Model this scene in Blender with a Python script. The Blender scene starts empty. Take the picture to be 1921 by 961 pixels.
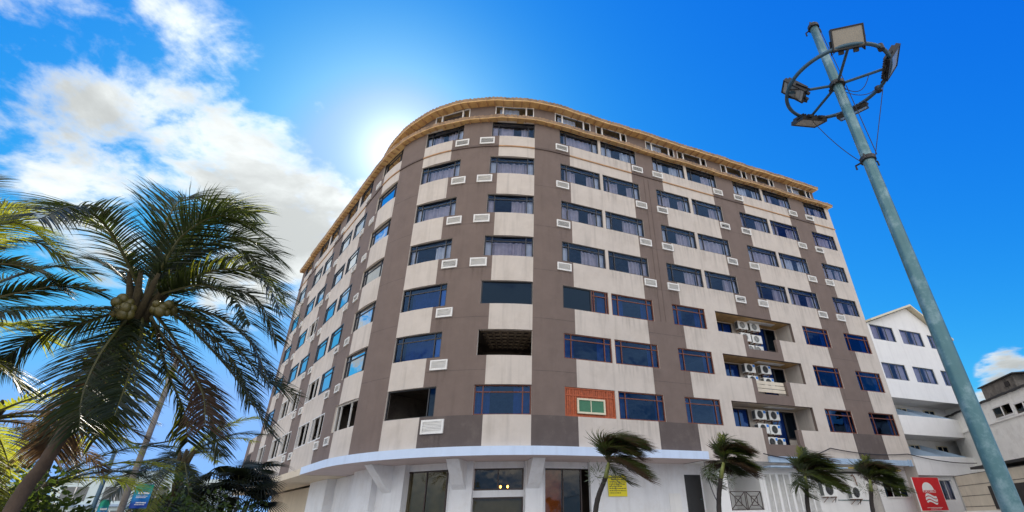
import bpy, bmesh, math, random
from mathutils import Vector, Matrix, noise as mnoise
SC = bpy.context.scene
COL = SC.collection
R_ = math.radians
random.seed(7)

# ------------------------------------------------------------------ camera model
F_PX, PITCH, ROLL, DX, CY = 904.4665, 0.5016556, 0.02616560, 104.41, 480.5
CAMZ = 1.6
cp, sp, cr, sr = math.cos(PITCH), math.sin(PITCH), math.cos(ROLL), math.sin(ROLL)
def ray(px, py):
    u = (px - DX - 960.5) / F_PX; q = (CY - py) / F_PX
    a = u * cr + q * sr; b = -u * sr + q * cr
    return Vector((a, cp - b * sp, sp + b * cp))
def at(px, py, d):
    """point seen at a pixel of the photo, d metres away measured along the ground"""
    r = ray(px, py); h = math.hypot(r.x, r.y)
    return Vector((r.x / h * d, r.y / h * d, CAMZ + r.z / h * d))
# ------------------------------------------------------------------ plan curve of the hotel front
A1, A2, RR, PCX, PCY = -0.8633646, 0.4320492, 11.18076, -4.684071, 35.08011
def pt(s, off=0.0, z=0.0):
    th = min(max(s / RR, A1), A2); e = s - th * RR
    return Vector((PCX + (RR + off) * math.sin(th) + e * math.cos(th),
                   PCY - (RR + off) * math.cos(th) + e * math.sin(th), z))
def heading(s): return min(max(s / RR, A1), A2)
_SS = [-45 + i * 0.02 for i in range(4400)]
def onfac(px, py, off=0.0):
    r = ray(px, py); a = math.atan2(r.x, r.y); lo, hi = 0, len(_SS) - 1
    best = min(range(0, len(_SS), 20), key=lambda i: abs(math.atan2(*pt(_SS[i], off).xy) - a))
    best = min(range(max(0, best - 22), min(len(_SS), best + 23)), key=lambda i: abs(math.atan2(*pt(_SS[i], off).xy) - a))
    p = pt(_SS[best], off); d = math.hypot(p.x, p.y)
    return _SS[best], CAMZ + d * r.z / math.hypot(r.x, r.y)

# ------------------------------------------------------------------ materials
def nn(nt, t, **kw):
    n = nt.nodes.new(t)
    for k, v in kw.items():
        if hasattr(n, k): setattr(n, k, v)
        else: n.inputs[k.replace('_', ' ')].default_value = v
    return n
def mat(name, col, rough=0.8, var=0.12, scale=1.5, streak=0.0, bump=0.0, bscale=30, metal=0.0, spec=0.5, trans=None, stain=None, stain_amt=0.0, stain_scale=1.2, tf=.42):
    m = bpy.data.materials.new(name); m.use_nodes = True; nt = m.node_tree; nt.nodes.clear()
    out = nn(nt, 'ShaderNodeOutputMaterial'); b = nn(nt, 'ShaderNodeBsdfPrincipled')
    b.inputs['Roughness'].default_value = rough; b.inputs['Metallic'].default_value = metal
    b.inputs['Specular IOR Level'].default_value = spec
    tc = nn(nt, 'ShaderNodeTexCoord'); L = nt.links.new
    n1 = nn(nt, 'ShaderNodeTexNoise'); n1.inputs['Scale'].default_value = scale; n1.inputs['Detail'].default_value = 6
    n1.inputs['Roughness'].default_value = .65
    L(tc.outputs['Object'], n1.inputs['Vector'])
    mr = nn(nt, 'ShaderNodeMapRange'); mr.inputs[1].default_value = .3; mr.inputs[2].default_value = .7
    mr.inputs[3].default_value = 1 - var; mr.inputs[4].default_value = 1 + var
    L(n1.outputs['Fac'], mr.inputs[0])
    fac = mr.outputs[0]
    if streak:
        mp = nn(nt, 'ShaderNodeMapping'); mp.inputs['Scale'].default_value = (2.2, 2.2, .16)
        L(tc.outputs['Object'], mp.inputs['Vector'])
        n2 = nn(nt, 'ShaderNodeTexNoise'); n2.inputs['Scale'].default_value = 1.6; n2.inputs['Detail'].default_value = 5
        L(mp.outputs[0], n2.inputs['Vector'])
        m2 = nn(nt, 'ShaderNodeMapRange'); m2.inputs[1].default_value = .52; m2.inputs[2].default_value = .78
        m2.inputs[3].default_value = 1; m2.inputs[4].default_value = 1 - streak
        L(n2.outputs['Fac'], m2.inputs[0])
        mm = nn(nt, 'ShaderNodeMath', operation='MULTIPLY'); L(fac, mm.inputs[0]); L(m2.outputs[0], mm.inputs[1]); fac = mm.outputs[0]
    vm = nn(nt, 'ShaderNodeVectorMath', operation='SCALE'); vm.inputs[0].default_value = col[:3]
    L(fac, vm.inputs['Scale']); colout = vm.outputs[0]
    if stain:
        n4 = nn(nt, 'ShaderNodeTexNoise'); n4.inputs['Scale'].default_value = stain_scale; n4.inputs['Detail'].default_value = 9; n4.inputs['Roughness'].default_value = .72
        L(tc.outputs['Object'], n4.inputs['Vector'])
        m4 = nn(nt, 'ShaderNodeMapRange'); m4.inputs[1].default_value = .5; m4.inputs[2].default_value = .62; m4.inputs[3].default_value = 0; m4.inputs[4].default_value = stain_amt
        L(n4.outputs['Fac'], m4.inputs[0])
        mx = nn(nt, 'ShaderNodeMix', data_type='RGBA'); L(m4.outputs[0], mx.inputs[0]); L(colout, mx.inputs[6]); mx.inputs[7].default_value = (*stain, 1)
        colout = mx.outputs[2]
    L(colout, b.inputs['Base Color'])
    if bump:
        n3 = nn(nt, 'ShaderNodeTexNoise'); n3.inputs['Scale'].default_value = bscale; n3.inputs['Detail'].default_value = 4
        L(tc.outputs['Object'], n3.inputs['Vector'])
        bp = nn(nt, 'ShaderNodeBump'); bp.inputs['Strength'].default_value = bump; bp.inputs['Distance'].default_value = .03
        L(n3.outputs['Fac'], bp.inputs['Height']); L(bp.outputs[0], b.inputs['Normal'])
    sh = b.outputs[0]
    if trans:
        t = nn(nt, 'ShaderNodeBsdfTranslucent'); t.inputs['Color'].default_value = (*trans, 1)
        ms = nn(nt, 'ShaderNodeMixShader'); ms.inputs[0].default_value = tf
        L(sh, ms.inputs[1]); L(t.outputs[0], ms.inputs[2]); sh = ms.outputs[0]
    L(sh, out.inputs['Surface'])
    return m
def glass(name, tint, refl, ior=1.6, rough=0.0, bump=0.02):
    m = bpy.data.materials.new(name); m.use_nodes = True; nt = m.node_tree; nt.nodes.clear(); L = nt.links.new
    out = nn(nt, 'ShaderNodeOutputMaterial'); t = nn(nt, 'ShaderNodeBsdfTransparent'); t.inputs[0].default_value = (*tint, 1)
    g = nn(nt, 'ShaderNodeBsdfGlossy'); g.inputs['Color'].default_value = (*refl, 1); g.inputs['Roughness'].default_value = rough
    fr = nn(nt, 'ShaderNodeFresnel'); fr.inputs['IOR'].default_value = ior
    tc = nn(nt, 'ShaderNodeTexCoord'); n = nn(nt, 'ShaderNodeTexNoise'); n.inputs['Scale'].default_value = 1.1
    L(tc.outputs['Object'], n.inputs['Vector']); bp = nn(nt, 'ShaderNodeBump'); bp.inputs['Strength'].default_value = bump; bp.inputs['Distance'].default_value = .5
    L(n.outputs['Fac'], bp.inputs['Height']); L(bp.outputs[0], g.inputs['Normal'])
    ms = nn(nt, 'ShaderNodeMixShader'); L(fr.outputs[0], ms.inputs[0]); L(t.outputs[0], ms.inputs[1]); L(g.outputs[0], ms.inputs[2])
    L(ms.outputs[0], out.inputs['Surface']); return m
def emit(name, col, st):
    m = bpy.data.materials.new(name); m.use_nodes = True; b = m.node_tree.nodes['Principled BSDF']
    b.inputs['Emission Color'].default_value = (*col, 1); b.inputs['Emission Strength'].default_value = st; return m

M = dict(
    beige=mat('beige render', (.565, .505, .445), .9, .06, 1.2, .2, .12, 40, stain=(.42, .36, .30), stain_amt=.22, stain_scale=.8),
    taupe=mat('taupe render', (.166, .124, .105), .9, .08, 1.2, .10, .12, 40, stain=(.20, .15, .13), stain_amt=.3, stain_scale=.9),
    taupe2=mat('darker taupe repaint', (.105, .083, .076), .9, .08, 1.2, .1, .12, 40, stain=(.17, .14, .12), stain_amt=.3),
    canopy_skycast=mat('white canopy paint with sky cast', (.56, .67, .84), .7, .05, 1.0, .08, .05, 30),  # white canopy with the blue cast of the sky mixed into its colour
    soffit=mat('pinkish soffit plaster', (.56, .47, .45), .9, .08, 1.0),
    white=mat('white paint', (.78, .77, .75), .75, .04, 1.0, .10, .08, 30),
    gfwhite=mat('white ground floor paint', (.77, .775, .79), .75, .05, .9, .10, .1, 25, stain=(.6, .56, .52), stain_amt=.25),  # faint blue sky cast mixed into the white
    cream=mat('cream plaster', (.62, .53, .40), .85, .06, 1.3, .12, .1, 30),
    tan=mat('tan eave boards', (.62, .40, .17), .8, .18, 2.2, .0, .1, 20, stain=(.42, .24, .10), stain_amt=.5, stain_scale=1.6),
    tile=mat('clay tile', (.36, .24, .15), .85, .25, 3, 0, .2, 30, stain=(.12, .09, .07), stain_amt=.6, stain_scale=2),
    trimt=mat('moulding orange', (.42, .24, .12), .8, .15, 3),
    trimd=mat('moulding dark', (.10, .07, .06), .8, .15, 3),
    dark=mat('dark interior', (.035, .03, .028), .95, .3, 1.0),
    beam=mat('raw ceiling beams', (.42, .34, .26), .95, .2, .8, stain=(.1, .08, .06), stain_amt=.5),
    oliv=mat('olive inner blind', (.30, .27, .15), .9, .15, 1.5), brick_refl=mat('painted brick reflection', (.52, .17, .06), .9, .25, 4),  # the orange is a sunlit brick reflection painted as a surface
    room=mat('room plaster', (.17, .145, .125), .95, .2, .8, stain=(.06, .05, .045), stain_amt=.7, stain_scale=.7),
    blackf=mat('black aluminium frame', (.014, .015, .02), .45, .2, 4),
    woodf=mat('red brown timber frame', (.13, .034, .016), .55, .25, 6),
    whitef=mat('white aluminium frame', (.72, .70, .66), .5, .06, 4),
    cur1=mat('mauve curtain', (.52, .46, .47), .95, .15, 3),
    cur2=mat('pale curtain', (.66, .68, .68), .95, .1, 3),
    cur3=mat('blue grey curtain', (.10, .15, .26), .95, .2, 3),
    redwood=mat('red brown boards', (.36, .072, .018), .6, .35, 8),
    greenc=mat('green blind', (.06, .19, .11), .8, .1, 4),
    creamf=mat('cream frame', (.66, .60, .44), .6, .1, 5),
    grille=mat('white grille', (.76, .75, .72), .6, .06, 3, stain=(.4, .36, .3), stain_amt=.3, stain_scale=4),
    aluf=mat('brown aluminium frame', (.035, .018, .013), .4, .15, 5),
    acw=mat('white metal casing', (.78, .78, .75), .4, .05, 4, stain=(.5, .46, .38), stain_amt=.25, stain_scale=3),
    acd=mat('dark fan', (.02, .02, .024), .5, .2, 8),
    acb=mat('grey coil', (.16, .17, .17), .55, .2, 14, metal=.5),
    blue=mat('blue sticker', (.02, .22, .72), .5, .05, 3),
    black=mat('black paint', (.012, .012, .013), .5, .2, 4),
    bluegrey=mat('blue grey sheet', (.34, .46, .60), .6, .1, 1.5, .15),
    yellow=mat('yellow board', (.82, .70, .02), .55, .06, 3),
    yellowp=mat('yellow pipe', (.72, .56, .12), .5, .1, 3),
    ink=mat('dark print', (.10, .09, .03), .7, .1, 3),
    red=mat('red banner', (.60, .006, .012), .6, .06, 2),
    signw=mat('white print', (.82, .80, .76), .6, .03, 3),
    galv=mat('galvanised steel', (.075, .17, .19), .42, .14, 2.2, .2, .05, 20, metal=.35, stain=(.26, .36, .39), stain_amt=.6, stain_scale=2.2),
    steelb=mat('blue grey steel', (.045, .10, .145), .45, .2, 4, metal=.35),
    lampface=mat('frosted lamp face', (.30, .275, .23), .35, .08, 6),
    lampled=mat('led panel face', (.30, .31, .31), .3, .1, 6),
    rubber=mat('black cable', (.012, .012, .016), .6, .1, 3),
    leaf=mat('palm leaf', (.010, .017, .007), .46, .5, 1.2, spec=.35, trans=(.15, .21, .02), tf=.14),
    leafy=mat('yellow green palm leaf', (.09, .11, .018), .5, .4, 1.2, trans=(.62, .62, .05), tf=.55),
    leafd=mat('dry brown palm leaf', (.036, .023, .016), .6, .5, 1.0, spec=.3, trans=(.30, .18, .08), tf=.35),
    leafg=mat('wind palm leaf', (.03, .042, .015), .5, .5, 1.4, spec=.35, trans=(.2, .25, .03), tf=.3),
    rachis=mat('palm midrib', (.07, .07, .022), .5, .2, 3),
    trunk=mat('palm trunk', (.06, .040, .028), .9, .35, 5, 0, .5, 14),
    trunkd=mat('young palm trunk', (.035, .028, .024), .9, .4, 5, 0, .5, 14),
    sheath=mat('green leaf sheath', (.24, .26, .07), .6, .3, 5),
    fibre=mat('palm fibre', (.045, .034, .014), .95, .4, 9, 0, .5, 30),
    nut=mat('green coconut', (.085, .072, .016), .4, .25, 6),
    fruit=mat('orange flower stalk', (.70, .20, .03), .7, .3, 6),
    foliage=mat('shrub leaf', (.022, .04, .012), .5, .5, 1.6, spec=.3, trans=(.2, .3, .03), tf=.25),
    foliaged=mat('dark fan leaf', (.008, .012, .006), .5, .4, 2, spec=.3, trans=(.03, .04, .01), tf=.2),
    airplant=mat('grey green air plant', (.13, .16, .09), .8, .3, 4),
    concrete=mat('bare concrete', (.34, .31, .27), .9, .15, 2, .2, .2, 25),
    grime=mat('peeling white wash', (.86, .85, .81), .92, .05, 1.0, .05, .35, 9, stain=(.5, .48, .43), stain_amt=.25, stain_scale=1.6),
    grimed=mat('weathered grey concrete', (.19, .17, .15), .95, .3, 1.2, .35, .3, 12, stain=(.06, .055, .05), stain_amt=.8, stain_scale=1.4),
    blockwall=mat('sand block wall', (.62, .55, .44), .92, .1, 1.2, .15, .25, 12),
    farw=mat('pale sea green wall', (.58, .68, .68), .85, .06, .6),
    rust=mat('rusty metal', (.16, .07, .035), .85, .4, 3),
    asphalt=mat('asphalt', (.05, .05, .05), .95, .2, 3, 0, .3, 60),
    paving=mat('concrete paving', (.40, .37, .33), .9, .12, 1.5, 0, .2, 30),
    sand=mat('sandy ground', (.42, .36, .27), .95, .12, .6, 0, .3, 20),
    kerb=mat('painted kerb', (.62, .58, .42), .85, .1, 2),
    g_front=glass('clear navy glass', (.84, .87, .95), (.26, .5, 1.0), 1.45),
    g_side=glass('mirror blue glass', (.20, .30, .42), (.96, .98, 1.0), 20.0),
    g_blue=glass('deep blue glass', (.22, .40, .75), (.25, .5, 1.0), 1.55),
    g_black=glass('black glass', (.04, .06, .09), (.35, .6, 1.0), 1.42),
    g_shop=glass('brown shop glass', (.66, .62, .52), (.85, .8, .72), 1.6),
    bulb=emit('lit bulb', (1.0, .42, .07), 14.0),
)
def stain_mat():
    m = bpy.data.materials.new('water streak stain'); m.use_nodes = True; nt = m.node_tree; nt.nodes.clear(); L = nt.links.new
    out = nn(nt, 'ShaderNodeOutputMaterial'); t = nn(nt, 'ShaderNodeBsdfTransparent'); d = nn(nt, 'ShaderNodeBsdfDiffuse'); d.inputs[0].default_value = (.075, .06, .05, 1)
    ms = nn(nt, 'ShaderNodeMixShader'); tc = nn(nt, 'ShaderNodeTexCoord'); mp = nn(nt, 'ShaderNodeMapping'); mp.inputs['Scale'].default_value = (5.5, .1, .55)
    oi = nn(nt, 'ShaderNodeObjectInfo'); va = nn(nt, 'ShaderNodeVectorMath', operation='ADD'); L(tc.outputs['Object'], mp.inputs['Vector']); L(mp.outputs[0], va.inputs[0])
    cb = nn(nt, 'ShaderNodeCombineXYZ'); mu = nn(nt, 'ShaderNodeMath', operation='MULTIPLY'); L(oi.outputs['Random'], mu.inputs[0]); mu.inputs[1].default_value = 60; L(mu.outputs[0], cb.inputs[0]); L(cb.outputs[0], va.inputs[1])
    n = nn(nt, 'ShaderNodeTexNoise'); n.inputs['Scale'].default_value = 1.0; n.inputs['Detail'].default_value = 5; L(va.outputs[0], n.inputs['Vector'])
    a = nn(nt, 'ShaderNodeMapRange'); L(n.outputs['Fac'], a.inputs[0]); a.inputs[1].default_value = .47; a.inputs[2].default_value = .72; a.inputs[3].default_value = 0; a.inputs[4].default_value = .24
    sx = nn(nt, 'ShaderNodeSeparateXYZ'); L(tc.outputs['Object'], sx.inputs[0]); g = nn(nt, 'ShaderNodeMapRange'); L(sx.outputs['Z'], g.inputs[0]); g.inputs[1].default_value = -1.0; g.inputs[2].default_value = -.02; g.inputs[3].default_value = 0; g.inputs[4].default_value = 1
    f = nn(nt, 'ShaderNodeMath', operation='MULTIPLY'); L(a.outputs[0], f.inputs[0]); L(g.outputs[0], f.inputs[1]); L(f.outputs[0], ms.inputs[0]); L(t.outputs[0], ms.inputs[1]); L(d.outputs[0], ms.inputs[2]); L(ms.outputs[0], out.inputs[0]); return m
M['stain'] = stain_mat()
def gradient_banner():
    m = bpy.data.materials.new('teal to blue banner cloth'); m.use_nodes = True; nt = m.node_tree; b = nt.nodes['Principled BSDF']; L = nt.links.new
    tc = nn(nt, 'ShaderNodeTexCoord'); sx = nn(nt, 'ShaderNodeSeparateXYZ'); L(tc.outputs['Generated'], sx.inputs[0])
    n = nn(nt, 'ShaderNodeTexNoise'); n.inputs['Scale'].default_value = 1.5; L(tc.outputs['Generated'], n.inputs['Vector'])
    ad = nn(nt, 'ShaderNodeMath', operation='MULTIPLY_ADD'); L(n.outputs['Fac'], ad.inputs[0]); ad.inputs[1].default_value = .35; L(sx.outputs['Z'], ad.inputs[2])
    cr_ = nn(nt, 'ShaderNodeValToRGB'); L(ad.outputs[0], cr_.inputs[0]); e = cr_.color_ramp.elements
    e[0].position = .30; e[0].color = (.01, .06, .36, 1); e[1].position = .95; e[1].color = (.02, .36, .22, 1)
    x = e.new(.62); x.color = (.01, .26, .62, 1); L(cr_.outputs[0], b.inputs['Base Color']); b.inputs['Roughness'].default_value = .7
    return m
M['banner'] = gradient_banner()

# ------------------------------------------------------------------ mesh helpers
def spline(pts, n):
    P = [Vector(p) for p in pts]; P = [P[0] * 2 - P[1]] + P + [P[-1] * 2 - P[-2]]; out = []
    m = len(P) - 3
    for k in range(n + 1):
        u = k / n * m; i = min(int(u), m - 1); t = u - i; a, b, c, d = P[i:i + 4]
        out.append(.5 * ((2 * b) + (c - a) * t + (2 * a - 5 * b + 4 * c - d) * t * t + (3 * b - a - 3 * c + d) * t ** 3))
    return out
class MB:
    def __init__(self): self.v = []; self.f = []; self.mi = []
    def quad(self, a, b, c, d, mi=0):
        i = len(self.v); self.v += [Vector(a), Vector(b), Vector(c), Vector(d)]; self.f.append((i, i + 1, i + 2, i + 3)); self.mi.append(mi)
    def tri(self, a, b, c, mi=0):
        i = len(self.v); self.v += [Vector(a), Vector(b), Vector(c)]; self.f.append((i, i + 1, i + 2)); self.mi.append(mi)
    def hexa(self, p, mi=0):      # p: 8 corners, bottom 4 then top 4 (ccw)
        i = len(self.v); self.v += [Vector(q) for q in p]
        for f in ((3, 2, 1, 0), (4, 5, 6, 7), (0, 1, 5, 4), (1, 2, 6, 5), (2, 3, 7, 6), (3, 0, 4, 7)):
            self.f.append(tuple(i + k for k in f)); self.mi.append(mi)
    def box(self, x0, x1, y0, y1, z0, z1, mi=0, T=None):
        p = [Vector(q) for q in ((x0, y0, z0), (x1, y0, z0), (x1, y1, z0), (x0, y1, z0), (x0, y0, z1), (x1, y0, z1), (x1, y1, z1), (x0, y1, z1))]
        if T is not None: p = [T @ q for q in p]
        self.hexa(p, mi)
    def tube(self, pts, rad, n=8, mi=0, caps=True, T=None):
        pts = [Vector(p) for p in pts]
        if not hasattr(rad, '__len__'): rad = [rad] * len(pts)
        base = len(self.v); up = None
        for k, p in enumerate(pts):
            t = (pts[min(k + 1, len(pts) - 1)] - pts[max(k - 1, 0)]).normalized()
            if up is None:
                up = Vector((0, 0, 1)) if abs(t.z) < .9 else Vector((1, 0, 0))
            x = t.cross(up).normalized(); y = x.cross(t).normalized(); up = y
            for j in range(n):
                a = 2 * math.pi * j / n; q = p + (x * math.cos(a) + y * math.sin(a)) * rad[k]
                self.v.append(T @ q if T is not None else q)
        for k in range(len(pts) - 1):
            for j in range(n):
                a = base + k * n + j; b = base + k * n + (j + 1) % n
                self.f.append((a, b, b + n, a + n)); self.mi.append(mi)
        if caps:
            self.f.append(tuple(base + j for j in range(n))[::-1]); self.mi.append(mi)
            e = base + (len(pts) - 1) * n; self.f.append(tuple(e + j for j in range(n))); self.mi.append(mi)
    def disc(self, c, nrm, r, n=20, mi=0, r_in=0.0):
        c = Vector(c); nrm = Vector(nrm).normalized(); x = nrm.orthogonal().normalized(); y = nrm.cross(x); i = len(self.v)
        for j in range(n):
            a = 2 * math.pi * j / n; self.v.append(c + (x * math.cos(a) + y * math.sin(a)) * r)
        if r_in <= 0: self.f.append(tuple(range(i, i + n))); self.mi.append(mi)
        else:
            for j in range(n):
                a = 2 * math.pi * j / n; self.v.append(c + (x * math.cos(a) + y * math.sin(a)) * r_in)
            for j in range(n):
                k = (j + 1) % n; self.f.append((i + j, i + k, i + n + k, i + n + j)); self.mi.append(mi)
    def build(self, name, mats, parent=None, smooth=False, merge=False, bevel=0, loc=None):
        me = bpy.data.meshes.new(name)
        me.from_pydata([tuple(v) for v in self.v], [], self.f)
        if not isinstance(mats, (list, tuple)): mats = [mats]
        for m in mats: me.materials.append(m)
        me.polygons.foreach_set('material_index', self.mi)
        if merge or bevel:
            bm = bmesh.new(); bm.from_mesh(me); bmesh.ops.remove_doubles(bm, verts=bm.verts, dist=1e-4)
            if bevel: bmesh.ops.bevel(bm, geom=[e for e in bm.edges if len(e.link_faces) == 2 and e.calc_face_angle(0) > .6], offset=bevel, segments=2, affect='EDGES', profile=.6)
            bm.to_mesh(me); bm.free()
        if smooth: me.polygons.foreach_set('use_smooth', [True] * len(me.polygons))
        me.update()
        o = bpy.data.objects.new(name, me); COL.objects.link(o)
        if parent is not None: o.parent = parent
        if loc is not None: o.location = loc
        return o
def empty(name, label, cat, loc=(0, 0, 0), rz=0, group=None):
    o = bpy.data.objects.new(name, None); COL.objects.link(o); o.location = loc; o.rotation_euler = (0, 0, rz)
    o.empty_display_size = .3
    o['label'] = label; o['category'] = cat
    if group: o['group'] = group
    return o
def tag(o, label, cat, group=None):
    o['label'] = label; o['category'] = cat
    if group: o['group'] = group
    return o
def link_copy(o, parent=None):
    c = o.copy(); COL.objects.link(c); c.parent = parent; return c
def copy_tree(o, parent=None):
    c = link_copy(o, parent)
    for ch in o.children: copy_tree(ch, c)
    return c
def text_mesh(txt, size, mat_, parent, Mx, name='lettering', depth=.01):
    cu = bpy.data.curves.new('t', 'FONT'); cu.body = txt; cu.size = size; cu.align_x = 'CENTER'; cu.align_y = 'CENTER'; cu.extrude = depth
    tmp = bpy.data.objects.new('t', cu); COL.objects.link(tmp)
    dg = bpy.context.evaluated_depsgraph_get(); me = bpy.data.meshes.new_from_object(tmp.evaluated_get(dg))
    bpy.data.objects.remove(tmp); bpy.data.curves.remove(cu)
    me.transform(Mx); me.materials.clear(); me.materials.append(mat_)
    o = bpy.data.objects.new(name, me); COL.objects.link(o); o.parent = parent; return o
def ribbon(mb, prof, s0, s1, ds=.35, mi=0, mod=None, close=True):
    """extrude a profile of (off, z) along the plan curve"""
    n = max(1, int(abs(s1 - s0) / ds)); rows = []
    for k in range(n + 1):
        s = s0 + (s1 - s0) * k / n
        rows.append([pt(s, o, z + (mod(s, j) if mod else 0)) for j, (o, z) in enumerate(prof)])
    m = len(prof); base = len(mb.v)
    for r in rows: mb.v += r
    jj = range(m if close else m - 1)
    for k in range(n):
        for j in jj:
            a = base + k * m + j; b = base + k * m + (j + 1) % m
            mb.f.append((a, a + m, b + m, b)); mb.mi.append(mi if not hasattr(mi, '__len__') else mi[j])
    if close:
        mb.f.append(tuple(base + j for j in range(m))); mb.mi.append(mi if not hasattr(mi, '__len__') else mi[0])
        e = base + n * m; mb.f.append(tuple(e + j for j in range(m))[::-1]); mb.mi.append(mi if not hasattr(mi, '__len__') else mi[0])
def sbox(mb, s0, s1, o0, o1, z0, z1, mi=0):
    if abs(s1 - s0) > 1.2 and (-10 < s0 < 6 or -10 < s1 < 6): ribbon(mb, [(o0, z0), (o1, z0), (o1, z1), (o0, z1)], s0, s1, .3, mi)
    else:
        mb.hexa([pt(s0, o1, z0), pt(s1, o1, z0), pt(s1, o0, z0), pt(s0, o0, z0), pt(s0, o1, z1), pt(s1, o1, z1), pt(s1, o0, z1), pt(s0, o0, z1)], mi)
def frame_at(s, off, z):
    """matrix: x along the front, y outward, z up"""
    th = heading(s); p = pt(s, off, z)
    x = Vector((math.cos(th), math.sin(th), 0)); y = Vector((math.sin(th), -math.cos(th), 0))
    return Matrix(((x.x, y.x, 0, p.x), (x.y, y.y, 0, p.y), (0, 0, 1, p.z), (0, 0, 0, 1)))

def frame_in(s, off, z):
    """right-handed: x to the photo's right along the front, y inward, z up"""
    m = frame_at(s, off, z); m[0][1] *= -1; m[1][1] *= -1; return m
def frame_out(s, off, z):
    """right-handed: x to the photo's left along the front, y outward, z up"""
    m = frame_at(s, off, z); m[0][0] *= -1; m[1][0] *= -1; return m

# ------------------------------------------------------------------ setting: ground
def sheet(name, pts, m, z):
    mb = MB(); mb.v = [Vector((x, y, z)) for x, y in pts]; mb.f = [tuple(range(len(pts)))]; mb.mi = [0]
    o = mb.build(name, m); o['kind'] = 'structure'; return o
sheet('ground', [(-3000, -3000), (3000, -3000), (3000, 3000), (-3000, 3000)], M['sand'], 0)
mb = MB(); ribbon(mb, [(13.5, .004), (5.6, .004)], -60, 60, .8, 0, None, False)
o = mb.build('road', M['asphalt']); o['kind'] = 'structure'
mb = MB(); ribbon(mb, [(5.55, 0.0), (5.55, .14), (-3.2, .14), (-3.2, 0)], -60, 60, .8)
o = mb.build('pavement', M['paving']); o['kind'] = 'structure'
mb = MB(); ribbon(mb, [(5.8, 0.0), (5.8, .15), (5.56, .15), (5.56, 0)], -60, 60, .8)
o = mb.build('kerb', M['kerb']); o['kind'] = 'structure'

# ------------------------------------------------------------------ hotel
SILL = [6.155, 9.089, 11.94, 14.89, 17.821, 20.774, 23.855]
WH = [1.454, 1.398, 1.382, 1.34, 1.367, 1.379, 1.30]
TOP = [a + b for a, b in zip(SILL, WH)]
S0, S1 = -32.0, 30.15
ZB, ZT = 4.3, 25.3
hotel = empty('hotel_building', 'eight storey curved corner hotel chequered in taupe and beige panels with tiled eaves', 'hotel', tuple(pt(3, -4, 0)))
HI = hotel.matrix_world.inverted()
hotel_parts = []
def hp(mb, name, mats, **kw):
    o = mb.build(name, mats, **kw); o.parent = hotel; o.matrix_parent_inverse = Matrix.Translation(-Vector(hotel.location)); return o
def hparent(o):
    o.parent = hotel; o.matrix_parent_inverse = Matrix.Translation(-Vector(hotel.location))

WINS = {'X': (-30.66, -27.97), 'Y1': (-25.78, -22.99), 'Y2': (-22.5, -19.88), 'Z1': (-18.02, -15.29), 'Z2': (-14.77, -12.13),
        'A': (-10.07, -7.17), 'B': (-4.90, -2.02), 'C': (-.10, 2.74), 'D1': (4.48, 7.39), 'D2': (7.59, 10.47), 'E1': (11.88, 14.72),
        'E2': (14.95, 17.72), 'F1': (19.43, 22.28), 'F2': (22.52, 25.45), 'G': (27.08, 29.68)}
LOWW = {'E1': (11.88, 14.40), 'F2': (22.93, 25.45)}
def win_range(c, r): return LOWW[c] if (r < 3 and c in LOWW) else WINS[c]
REC = (15.25, 21.87); NOT_ = (17.22, 20.40); NIN = (17.55, 20.05); NDEP = .90
openings = []   # (s0,s1,z0,z1)
for r in range(7):
    for c in WINS:
        if r < 3 and c in ('E2', 'F1'): continue
        a, b = win_range(c, r); openings.append((a, b, SILL[r], TOP[r], c, r))
    if r < 3:
        openings.append((REC[0], REC[1], SILL[r], TOP[r], 'REC', r)); openings.append((NIN[0], NIN[1], SILL[r] - NDEP, SILL[r], 'NOT', r))
# beige zones in s (panel column inset under each group of windows)
BEI = [(-30.75, -28.75), (-25.80, -20.65), (-18.05, -12.9), (-9.55, -7.17), (-4.90, -2.75), (.42, 2.74), (5.18, 9.95), (12.55, 17.15), (20.1, 24.95), (27.75, 30.15)]
def colour_at(s, z):
    r = max([k for k in range(7) if z >= SILL[k] - 1e-3] + [-1])
    if r >= 0 and z <= TOP[r] - 1e-3:       # window band: narrow piers between paired windows are beige, wide piers taupe
        for a, b in ((-22.99, -22.5), (-15.29, -14.77), (7.39, 7.59), (14.72, 14.95), (22.28, 22.52)):
            if a - .01 < s < b + .01: return 0
        if r < 3 and (14.40 < s < 15.3 or 21.8 < s < 22.95): return 0
        if s < -31.99 or s > 29.68: return 0 if s > 0 else 1
        return 1
    low = z < SILL[3] - 1.45 if False else (z < SILL[2])
    nr = min([k for k in range(7) if SILL[k] > z] + [6])     # the row whose sill is next above
    if low or (nr <= 2):
        if NOT_[0] < s < NOT_[1]: return 1
        if 12.55 < s < 24.95: return 0
    for a, b in BEI:
        if a < s < b: return 0
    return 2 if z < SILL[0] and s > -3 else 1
sb = {S0, S1}
for o in openings: sb |= {o[0], o[1]}
for a, b in BEI: sb |= {a, b}
sb |= set(NOT_) | set(NIN) | set(REC) | {12.55, 24.95}
sb = sorted(sb); s_br = []
for a, b in zip(sb[:-1], sb[1:]):
    n = max(1, int((b - a) / .45)) if (b > -10.2 and a < 5.2) else 1
    s_br += [a + (b - a) * k / n for k in range(n)]
s_br.append(sb[-1])
zb = {ZB, ZT}
for r in range(7): zb |= {SILL[r], TOP[r]}
for r in range(3): zb.add(SILL[r] - NDEP)
zb = sorted(zb)
mb = MB()
def is_open(s, z): return any(o[0] < s < o[1] and o[2] < z < o[3] for o in openings)
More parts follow.
